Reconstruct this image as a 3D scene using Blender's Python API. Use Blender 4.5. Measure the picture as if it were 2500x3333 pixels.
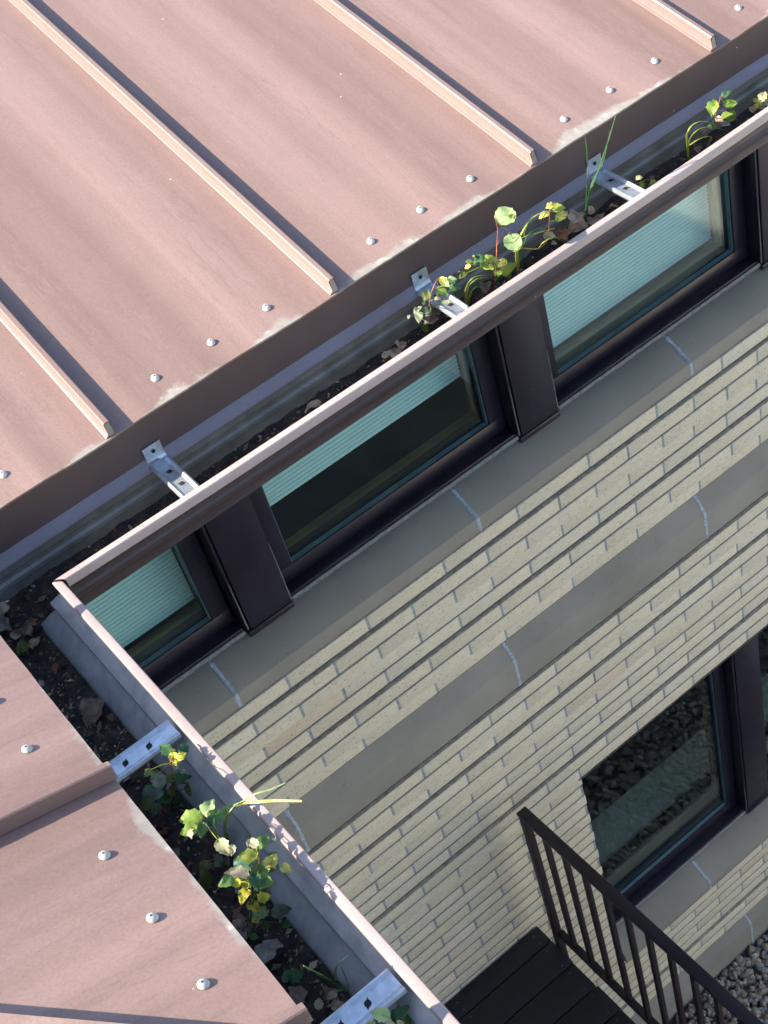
import bpy, bmesh, math, random
from mathutils import Vector, Matrix
PI=math.pi
# ------------------------------------------------------------------ camera, world, sun, exposure
sc=bpy.context.scene
for o in list(bpy.data.objects): bpy.data.objects.remove(o)
ZO=6.9                                   # height of the camera above the gravel
cam=bpy.data.cameras.new('camera'); co=bpy.data.objects.new('camera',cam); sc.collection.objects.link(co)
right=Vector((0.77639567,-0.58953487,-0.22284166)); down=Vector((-0.55050761,-0.46221736,-0.69519529)); fwd=Vector((0.30684058,0.66242264,-0.68340699))
M=Matrix.Identity(4)
for i in range(3): M[i][0]=right[i]; M[i][1]=-down[i]; M[i][2]=-fwd[i]
M.translation=Vector((0,0,ZO)); co.matrix_world=M
cam.sensor_fit='VERTICAL'; cam.sensor_height=24; cam.lens=4746.2/3333*24; cam.clip_start=.05; cam.clip_end=3000
sc.camera=co
SUN=Vector((-1.20,.432,1.0)).normalized()
EL=math.asin(SUN.z)
w=bpy.data.worlds.new('World'); sc.world=w; w.use_nodes=True
nt=w.node_tree; bg=nt.nodes['Background']; sky=nt.nodes.new('ShaderNodeTexSky'); sky.sky_type='NISHITA'; sky.sun_disc=False
sky.sun_elevation=EL; sky.sun_rotation=math.atan2(SUN.x,SUN.y); sky.altitude=200; sky.air_density=1; sky.dust_density=1.2; sky.ozone_density=1.2
nt.links.new(sky.outputs[0],bg.inputs[0]); bg.inputs[1].default_value=.14
sl=bpy.data.lights.new('sun','SUN'); so=bpy.data.objects.new('sun',sl); sc.collection.objects.link(so)
sl.energy=5.0; sl.angle=math.radians(.53); sl.color=(1,.905,.76); so.rotation_euler=SUN.to_track_quat('Z','Y').to_euler(); so.location=(-8,3,14)
sc.view_settings.view_transform='Standard'; sc.view_settings.look='None'; sc.view_settings.exposure=1.56; sc.view_settings.gamma=1
sc.cycles.max_bounces=8; sc.cycles.transparent_max_bounces=12

# ------------------------------------------------------------------ materials
def newmat(n):
    m=bpy.data.materials.new(n); m.use_nodes=True; t=m.node_tree; return m,t,t.nodes['Principled BSDF']
def N(t,typ,**k):
    n=t.nodes.new(typ)
    for a,b in k.items():
        if a=='ins':
            for i,v in b.items(): n.inputs[i].default_value=v
        else: setattr(n,a,b)
    return n
def ramp(t,src,stops):
    r=N(t,'ShaderNodeValToRGB'); e=r.color_ramp.elements
    while len(e)<len(stops): e.new(.5)
    for i,(p,c) in enumerate(stops): e[i].position=p; e[i].color=(*c,1) if len(c)==3 else c
    t.links.new(src,r.inputs[0]); return r.outputs[0]
def noise(t,vec,scale,detail=4,rough=.55):
    n=N(t,'ShaderNodeTexNoise',ins={'Scale':scale,'Detail':detail,'Roughness':rough}); t.links.new(vec,n.inputs['Vector']); return n.outputs[0]
def mapping(t,src,scale):
    m=N(t,'ShaderNodeMapping'); m.inputs['Scale'].default_value=scale; t.links.new(src,m.inputs[0]); return m.outputs[0]
def mix(t,f,a,b,mode='MIX'):
    m=N(t,'ShaderNodeMix',data_type='RGBA',blend_type=mode)
    for s,v in ((0,f),(6,a),(7,b)):
        if isinstance(v,(int,float)): m.inputs[s].default_value=v
        elif isinstance(v,tuple): m.inputs[s].default_value=(*v,1)
        else: t.links.new(v,m.inputs[s])
    return m.outputs[2]
def bump(t,h,p,dist=.001,strength=.5):
    b=N(t,'ShaderNodeBump',ins={'Strength':strength,'Distance':dist}); t.links.new(h,b.inputs['Height']); t.links.new(b.outputs[0],p.inputs['Normal'])
def geo(t): return N(t,'ShaderNodeNewGeometry')
def math_(t,op,a,b=None,clamp=False):
    m=N(t,'ShaderNodeMath',operation=op,use_clamp=clamp)
    for i,v in enumerate((a,b)):
        if v is None: continue
        if isinstance(v,(int,float)): m.inputs[i].default_value=v
        else: t.links.new(v,m.inputs[i])
    return m.outputs[0]
MAT={}
def simple(n,col,rough=.6,metal=0,var=.15,scale=40,bmp=0,spec=.5):
    m,t,p=newmat(n); g=geo(t).outputs['Position']
    f=noise(t,g,scale); c2=tuple(min(1,c*(1+var)) for c in col); c1=tuple(c*(1-var) for c in col)
    t.links.new(ramp(t,f,[(.3,c1),(.7,c2)]),p.inputs['Base Color'])
    p.inputs['Roughness'].default_value=rough; p.inputs['Metallic'].default_value=metal; p.inputs['Specular IOR Level'].default_value=spec
    if bmp: bump(t,noise(t,g,scale*4),p,bmp)
    MAT[n]=m; return m
# painted roof steel; axis = direction of the slope, edge = where the eave is
def roofmat(n,ax,edge,sgn):
    m,t,p=newmat(n); g=geo(t).outputs['Position']
    st=mapping(t,g,(12,.10,.1) if ax=='y' else (.1,12,.1)); st2=mapping(t,g,(45,.45,.4) if ax=='y' else (.45,45,.4))
    a=noise(t,st,1,3,.5); b=noise(t,st2,1,4,.6); c=noise(t,g,9,6,.65); d=noise(t,g,260,4,.7)
    s=math_(t,'ADD',math_(t,'MULTIPLY',a,.75),math_(t,'ADD',math_(t,'MULTIPLY',b,.13),math_(t,'MULTIPLY',c,.12)))
    col=ramp(t,s,[(.30,(.155,.101,.085)),(.5,(.206,.135,.115)),(.68,(.256,.171,.148))])  # broad bands paint in the shading of soft ripples in the sheet
    col=mix(t,.38,col,ramp(t,d,[(.3,(.33,.33,.33)),(.7,(.66,.66,.66))]),'OVERLAY')
    # fine chalky water runs
    rv=noise(t,mapping(t,g,(13,1.1,1) if ax=='y' else (1.1,13,1)),1,5,.62)
    ln=ramp(t,math_(t,'ABSOLUTE',math_(t,'SUBTRACT',rv,.5)),[(.0,(1,1,1)),(.010,(0,0,0))])
    col=mix(t,math_(t,'MULTIPLY',math_(t,'MULTIPLY',ln,noise(t,g,3,2)),.42),col,(.115,.078,.068))
    rv2=noise(t,mapping(t,g,(11,1.5,1) if ax=='y' else (1.5,11,1)),1.1,5,.62)
    ln2=ramp(t,math_(t,'ABSOLUTE',math_(t,'SUBTRACT',rv2,.46)),[(.0,(1,1,1)),(.008,(0,0,0))])
    col=mix(t,math_(t,'MULTIPLY',math_(t,'MULTIPLY',ln2,noise(t,g,4,2)),.25),col,(.33,.25,.22))
    # specks of bare primer / droppings
    vo=N(t,'ShaderNodeTexVoronoi',ins={'Scale':26,'Randomness':1}); t.links.new(g,vo.inputs['Vector'])
    sp=math_(t,'MULTIPLY',ramp(t,vo.outputs['Distance'],[(.035,(1,1,1)),(.06,(0,0,0))]),ramp(t,N(t,'ShaderNodeSeparateColor').outputs[0],[(0,(1,1,1)),(1,(1,1,1))]))
    sep=N(t,'ShaderNodeSeparateColor'); t.links.new(vo.outputs['Color'],sep.inputs[0])
    sp=math_(t,'MULTIPLY',ramp(t,vo.outputs['Distance'],[(.035,(1,1,1)),(.06,(0,0,0))]),math_(t,'GREATER_THAN',sep.outputs[0],.93))
    col=mix(t,math_(t,'MULTIPLY',sp,.7),col,(.5,.45,.38))
    # worn zinc-grey band along the eave
    sx=N(t,'ShaderNodeSeparateXYZ'); t.links.new(g,sx.inputs[0]); pos=sx.outputs['Y' if ax=='y' else 'X']; al=sx.outputs['X' if ax=='y' else 'Y']
    dist=math_(t,'MULTIPLY',math_(t,'SUBTRACT',pos,edge),sgn)
    wob=noise(t,g,7,2,.5); wob2=noise(t,g,70,5,.7)
    lim=math_(t,'ADD',math_(t,'ADD',math_(t,'MULTIPLY',math_(t,'SUBTRACT',wob,.46),.11),math_(t,'MULTIPLY',math_(t,'SUBTRACT',wob2,.5),.03)),.006)
    worn=math_(t,'MULTIPLY',math_(t,'SUBTRACT',lim,dist),110,True); worn.node.use_clamp=True
    wc=ramp(t,noise(t,g,38,5,.6),[(.35,(.22,.212,.185)),(.6,(.31,.297,.26)),(.72,(.55,.53,.48))])
    col=mix(t,math_(t,'MULTIPLY',worn,.75),col,wc)
    t.links.new(col,p.inputs['Base Color']); p.inputs['Roughness'].default_value=.42; p.inputs['Specular IOR Level'].default_value=.5
    bump(t,math_(t,'ADD',math_(t,'MULTIPLY',d,.3),c),p,.0006,.5)
    MAT[n]=m
roofmat('roof_main','y',1.77,1); roofmat('roof_wing','x',.110,-1)
def paint(n,col,rough=.42):
    m,t,p=newmat(n); g=geo(t).outputs['Position']
    c=ramp(t,noise(t,g,5,5,.6),[(.3,tuple(x*.82 for x in col)),(.7,tuple(x*1.15 for x in col))])
    d=ramp(t,noise(t,g,300,3,.7),[(.3,(.42,.42,.42)),(.7,(.58,.58,.58))]); c=mix(t,.5,c,d,'OVERLAY')
    vo=N(t,'ShaderNodeTexVoronoi',ins={'Scale':30}); t.links.new(g,vo.inputs['Vector']); sep=N(t,'ShaderNodeSeparateColor'); t.links.new(vo.outputs['Color'],sep.inputs[0])
    sp=math_(t,'MULTIPLY',ramp(t,vo.outputs['Distance'],[(.02,(1,1,1)),(.05,(0,0,0))]),math_(t,'GREATER_THAN',sep.outputs[0],.88))
    c=mix(t,math_(t,'MULTIPLY',sp,.7),c,(.6,.55,.5))
    t.links.new(c,p.inputs['Base Color']); t.links.new(ramp(t,noise(t,g,16,4),[(.3,(rough*.85,)*3),(.7,(rough*1.25,)*3)]),p.inputs['Roughness'])
    bump(t,noise(t,g,9,2),p,.0015,.25); MAT[n]=m
paint('brown_paint_shaded',(.042,.030,.035),.45); paint('lip_paint_sunlit',(.34,.27,.255),.38); paint('fascia_paint',(.082,.053,.052),.40); paint('kick_sky_sheen',(.15,.125,.15),.3); paint('frame_paint',(.0155,.0135,.026),.34); paint('rail_paint',(.016,.012,.018),.5)  # one gutter paint: sunlight put into the lip colour, shade into the front
simple('galv',(.43,.43,.43),.38,.15,.22,40,.0004)
simple('galv_old',(.20,.20,.18),.42,.2,.3,22,.0006)
simple('galv_new',(.50,.54,.58),.36,.75,.22,70,.0002)
simple('steel_edge',(.55,.57,.6),.3,1)
simple('screw_cap',(.42,.41,.38),.6,0,.1,200,.0003)
simple('black',(.006,.006,.007),.8)
simple('sealant',(.58,.57,.50),.6,0,.25,120,.002)
simple('caulk',(.15,.165,.17),.5,0,.35,60,.001)
def brick():
    m,t,p=newmat('brick'); ge=geo(t); g=ge.outputs['Position']; r=ge.outputs['Random Per Island']
    base=ramp(t,r,[(0,(.59,.545,.425)),(.3,(.625,.585,.47)),(.6,(.605,.56,.44)),(.9,(.645,.61,.505)),(.985,(.60,.56,.45)),(.99,(.60,.53,.41)),(1,(.58,.50,.39))])
    n1=noise(t,mapping(t,g,(1,1,2.2)),38,5,.65)
    base=mix(t,.35,base,ramp(t,n1,[(.3,(.36,.36,.36)),(.7,(.64,.64,.64))]),'OVERLAY')
    pat=noise(t,g,1.6,3,.5); base=mix(t,.30,base,ramp(t,pat,[(.3,(.40,.42,.42)),(.7,(.58,.57,.55))]),'OVERLAY')
    vo=N(t,'ShaderNodeTexVoronoi',ins={'Scale':105,'Randomness':1}); t.links.new(mapping(t,g,(.75,1,1.25)),vo.inputs['Vector']); sep=N(t,'ShaderNodeSeparateColor'); t.links.new(vo.outputs['Color'],sep.inputs[0])
    wob=noise(t,g,420,2); dd=math_(t,'ADD',vo.outputs['Distance'],math_(t,'MULTIPLY',math_(t,'SUBTRACT',wob,.5),.35))
    sp=math_(t,'MULTIPLY',ramp(t,dd,[(.20,(1,1,1)),(.32,(0,0,0))]),math_(t,'GREATER_THAN',sep.outputs[0],.55))
    base=mix(t,math_(t,'MULTIPLY',math_(t,'MULTIPLY',sp,noise(t,g,30,2)),1.1),base,(.25,.19,.12))
    t.links.new(base,p.inputs['Base Color']); p.inputs['Roughness'].default_value=.88; p.inputs['Specular IOR Level'].default_value=.2
    bump(t,math_(t,'SUBTRACT',n1,math_(t,'MULTIPLY',sp,.8)),p,.0018,.6); MAT['brick']=m
brick()
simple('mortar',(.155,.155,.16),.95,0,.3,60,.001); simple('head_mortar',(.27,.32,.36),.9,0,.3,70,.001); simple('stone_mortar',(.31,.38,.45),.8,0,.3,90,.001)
def stone():
    m,t,p=newmat('stone'); g=geo(t).outputs['Position']
    c=ramp(t,noise(t,g,3.2,5,.6),[(.3,(.21,.205,.178)),(.55,(.25,.243,.212)),(.75,(.29,.28,.245))])
    c=mix(t,.35,c,ramp(t,noise(t,g,240,4,.7),[(.3,(.4,.4,.4)),(.7,(.6,.6,.6))]),'OVERLAY')
    vo=N(t,'ShaderNodeTexVoronoi',ins={'Scale':48}); t.links.new(g,vo.inputs['Vector']); sep=N(t,'ShaderNodeSeparateColor'); t.links.new(vo.outputs['Color'],sep.inputs[0])
    sp=math_(t,'MULTIPLY',ramp(t,vo.outputs['Distance'],[(.08,(1,1,1)),(.2,(0,0,0))]),math_(t,'GREATER_THAN',sep.outputs[0],.86))
    c=mix(t,math_(t,'MULTIPLY',sp,.6),c,(.13,.12,.10))
    t.links.new(c,p.inputs['Base Color']); p.inputs['Roughness'].default_value=.85; bump(t,noise(t,g,160,5,.7),p,.0008,.5); MAT['stone']=m
stone()
def glass():
    m,t,p=newmat('glass'); t.nodes.remove(p)
    tr=N(t,'ShaderNodeBsdfTransparent'); tr.inputs[0].default_value=(.88,.95,.95,1)
    gl=N(t,'ShaderNodeBsdfGlossy'); gl.inputs[0].default_value=(.9,1,.97,1); gl.inputs['Roughness'].default_value=0
    lw=N(t,'ShaderNodeLayerWeight'); f5=math_(t,'ADD',math_(t,'MULTIPLY',math_(t,'POWER',lw.outputs['Facing'],4.0),.85),.055); mx=N(t,'ShaderNodeMixShader')
    t.links.new(f5,mx.inputs[0]); t.links.new(tr.outputs[0],mx.inputs[1]); t.links.new(gl.outputs[0],mx.inputs[2]); t.links.new(mx.outputs[0],t.nodes['Material Output'].inputs[0]); MAT['glass']=m
glass()
simple('ledge_strip',(.40,.36,.28),.95,0,.35,50,.001); simple('blind_crease',(.42,.58,.575),.8,0,.04,3); simple('blind',(.54,.72,.71),.8,0,.04,3); simple('room',(.035,.04,.038),.9,0,.3,3); simple('pale_top',(.46,.46,.32),.8,0,.1,6)
simple('wood_sill',(.40,.29,.15),.5,0,.2,14); simple('glazing_seal',(.05,.10,.12),.3,0,.2,20)
simple('decking',(.007,.009,.016),.55,0,.4,35,.0008); simple('deck_screw',(.10,.11,.12),.4,.6)
simple('soffit',(.07,.05,.045),.7)
def soil():
    m,t,p=newmat('soil'); g=geo(t).outputs['Position']
    c=ramp(t,noise(t,g,45,6,.7),[(.35,(.010,.009,.009)),(.48,(.024,.020,.018)),(.58,(.055,.034,.024)),(.72,(.11,.075,.05))])
    c=mix(t,ramp(t,noise(t,g,6,3),[(.6,(0,0,0)),(.72,(.7,.7,.7))]),c,(.03,.035,.012))
    t.links.new(c,p.inputs['Base Color']); p.inputs['Roughness'].default_value=.85; bump(t,noise(t,g,160,5,.7),p,.004,.9); MAT['soil']=m
soil()
def gravel():
    m,t,p=newmat('gravel'); ge=geo(t); g=ge.outputs['Position']
    c=ramp(t,ge.outputs['Random Per Island'],[(0,(.20,.165,.13)),(.25,(.30,.25,.205)),(.5,(.26,.24,.22)),(.75,(.38,.33,.28)),(.93,(.33,.33,.33)),(1,(.50,.46,.41))])
    c=mix(t,.4,c,ramp(t,noise(t,g,60,4,.7),[(.3,(.35,.35,.35)),(.7,(.65,.65,.65))]),'OVERLAY')
    t.links.new(c,p.inputs['Base Color']); p.inputs['Roughness'].default_value=.8; bump(t,noise(t,g,150,4,.7),p,.002,.6); MAT['gravel']=m
gravel()
simple('ground',(.12,.11,.09),.95,0,.35,1.5,.01); simple('bounce_pavement',(.52,.50,.46),.9,0,.12,1.2,.002); simple('grass_green',(.06,.10,.03),.9,0,.4,2,.01)
LC={'g1':((.15,.26,.045),(.28,.36,.07)),'g2':((.26,.38,.16),(.42,.55,.24)),'g3':((.035,.10,.045),(.07,.16,.06)),'g4':((.07,.15,.04),(.14,.24,.07)),'gy':((.26,.34,.05),(.45,.48,.10)),'gy2':((.12,.18,.03),(.24,.27,.05)),'dg':((.02,.05,.015),(.04,.08,.02)),'dg2':((.03,.09,.05),(.06,.14,.07)),
'yel':((.45,.42,.08),(.66,.60,.18)),'yel2':((.55,.46,.16),(.75,.66,.30)),'yel3':((.38,.38,.02),(.55,.52,.05)),'yelb':((.62,.58,.05),(.80,.74,.16)),'yb':((.10,.09,.02),(.42,.38,.03)),'cream':((.36,.35,.18),(.58,.55,.34)),'olive':((.07,.09,.02),(.16,.18,.05)),'dull':((.09,.11,.07),(.18,.20,.14)),'gb':((.13,.12,.09),(.24,.22,.17)),'pale':((.22,.26,.15),(.40,.42,.28)),'pale2':((.18,.25,.12),(.30,.38,.20)),
'tan':((.22,.15,.10),(.42,.31,.22)),'brn':((.09,.06,.045),(.20,.14,.10)),'rust':((.12,.04,.02),(.26,.11,.05)),'gray':((.17,.14,.12),(.30,.26,.22)),'red':((.30,.07,.04),(.45,.14,.08)),'redd':((.16,.05,.03),(.30,.10,.07)),'pink':((.45,.25,.20),(.6,.36,.28)),'orange':((.40,.18,.04),(.55,.28,.08))}
def leafmat(k):
    n='leaf_'+k
    if n in MAT: return MAT[n]
    a,b=LC[k]; m,t,p=newmat(n); g=geo(t).outputs['Position']
    c=ramp(t,noise(t,g,150 if k in('yb','gb') else 70,4,.65),[(.38,a),(.62,b)])
    t.links.new(c,p.inputs['Base Color']); p.inputs['Roughness'].default_value=.5; p.inputs['Specular IOR Level'].default_value=.3
    if k not in ('tan','brn','rust','gray','red','redd','orange'):
        tl=N(t,'ShaderNodeBsdfTranslucent'); t.links.new(c,tl.inputs[0]); mx=N(t,'ShaderNodeMixShader'); mx.inputs[0].default_value=.4
        t.links.new(p.outputs[0],mx.inputs[1]); t.links.new(tl.outputs[0],mx.inputs[2]); t.links.new(mx.outputs[0],t.nodes['Material Output'].inputs[0])
    bump(t,noise(t,g,200,3),p,.0006,.4); MAT[n]=m; return m

# ------------------------------------------------------------------ mesh helpers (coordinates relative to the camera point, z up)
class MB:
    def __init__(s): s.v=[]; s.f=[]; s.m=[]; s.mats=[]
    def mi(s,name):
        m=MAT[name] if isinstance(name,str) else name
        if m not in s.mats: s.mats.append(m)
        return s.mats.index(m)
    def add(s,vs,fs,mat):
        o=len(s.v); s.v+= [tuple(v) for v in vs]; i=s.mi(mat)
        for f in fs: s.f.append(tuple(o+k for k in f)); s.m.append(i)
    def box(s,x0,x1,y0,y1,z0,z1,mat):
        v=[(x0,y0,z0),(x1,y0,z0),(x1,y1,z0),(x0,y1,z0),(x0,y0,z1),(x1,y0,z1),(x1,y1,z1),(x0,y1,z1)]
        s.add(v,[(0,3,2,1),(4,5,6,7),(0,1,5,4),(1,2,6,5),(2,3,7,6),(3,0,4,7)],mat)
    def cbox(s,x0,x1,y0,y1,z0,z1,mat,c=.0015):   # box with chamfered edges all round
        X=[x0,x0+c,x1-c,x1];Yv=[y0,y0+c,y1-c,y1];Z=[z0,z0+c,z1-c,z1]
        bm=bmesh.new(); bmesh.ops.create_cube(bm,size=1)
        for v in bm.verts: v.co=((x0+x1)/2+v.co.x*(x1-x0),(y0+y1)/2+v.co.y*(y1-y0),(z0+z1)/2+v.co.z*(z1-z0))
        bmesh.ops.bevel(bm,geom=bm.edges[:],offset=c,segments=2,affect='EDGES',profile=.5)
        s.add([tuple(v.co) for v in bm.verts],[tuple(v.index for v in f.verts) for f in bm.faces],mat); bm.free()
    def prism(s,poly,axis,a0,a1,mat,caps=True,mats=None):   # poly of 2-D points extruded along axis
        n=len(poly); vs=[]
        for a in (a0,a1):
            for p,q in poly: vs.append((a,p,q) if axis=='x' else (p,a,q) if axis=='y' else (p,q,a))
        for i in range(n):
            j=(i+1)%n; s.add([vs[i],vs[j],vs[n+j],vs[n+i]],[(0,1,2,3)],mats[i] if mats else mat)
        if caps: s.add(vs[:n],[tuple(range(n))],mat); s.add(vs[n:],[tuple(reversed(range(n)))],mat)
    def tube(s,pts,r0,r1,mat,k=7,flat=1.0):
        pts=[Vector(p) for p in pts]; n=len(pts); rings=[]
        up=Vector((.2,.1,1)).normalized()
        for i,p in enumerate(pts):
            d=(pts[min(i+1,n-1)]-pts[max(i-1,0)]).normalized(); a=d.cross(up)
            a=a.normalized() if a.length>1e-4 else Vector((1,0,0)); b=d.cross(a).normalized(); r=r0+(r1-r0)*i/(n-1)
            rings.append([p+a*math.cos(2*PI*j/k)*r+b*math.sin(2*PI*j/k)*r*flat for j in range(k)])
        vs=[v for r in rings for v in r]; fs=[]
        for i in range(n-1):
            for j in range(k): fs.append((i*k+j,i*k+(j+1)%k,(i+1)*k+(j+1)%k,(i+1)*k+j))
        fs.append(tuple(reversed(range(k)))); fs.append(tuple((n-1)*k+j for j in range(k))); s.add(vs,fs,mat)
    def build(s,name,parent=None,smooth=True,merge=True,origin=None):
        me=bpy.data.meshes.new(name); og=Vector((0,0,0))
        if parent is not None: og=parent['_o']; og=Vector(og)
        elif origin is not None: og=Vector(origin)
        me.from_pydata([(x-og[0],y-og[1],z-og[2]) for x,y,z in s.v],[],s.f)
        for m in s.mats: me.materials.append(m)
        me.polygons.foreach_set('material_index',s.m)
        if merge:
            bm=bmesh.new(); bm.from_mesh(me); bmesh.ops.remove_doubles(bm,verts=bm.verts,dist=1e-5); bmesh.ops.recalc_face_normals(bm,faces=bm.faces); bm.to_mesh(me); bm.free()
        if smooth:
            me.polygons.foreach_set('use_smooth',[True]*len(me.polygons)); me.set_sharp_from_angle(angle=math.radians(32))
        me.update(); o=bpy.data.objects.new(name,me); sc.collection.objects.link(o); o['_o']=list(og)
        if parent is not None: o.parent=parent
        else: o.location=og+Vector((0,0,ZO))
        return o
def tag(o,label=None,cat=None,group=None,kind=None):
    if label: o['label']=label
    if cat: o['category']=cat
    if group: o['group']=group
    if kind: o['kind']=kind
    return o
def thing(name,label,cat,loc,group=None):
    o=bpy.data.objects.new(name,None); sc.collection.objects.link(o); o.location=Vector(loc)+Vector((0,0,ZO)); o['_o']=list(loc); o.empty_display_size=.1
    return tag(o,label,cat,group)
def clone(o,parent,off):      # copy of a child mesh shifted by off, same parent
    c=o.copy(); sc.collection.objects.link(c); c.parent=parent; c.location=o.location+Vector(off); return c
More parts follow.
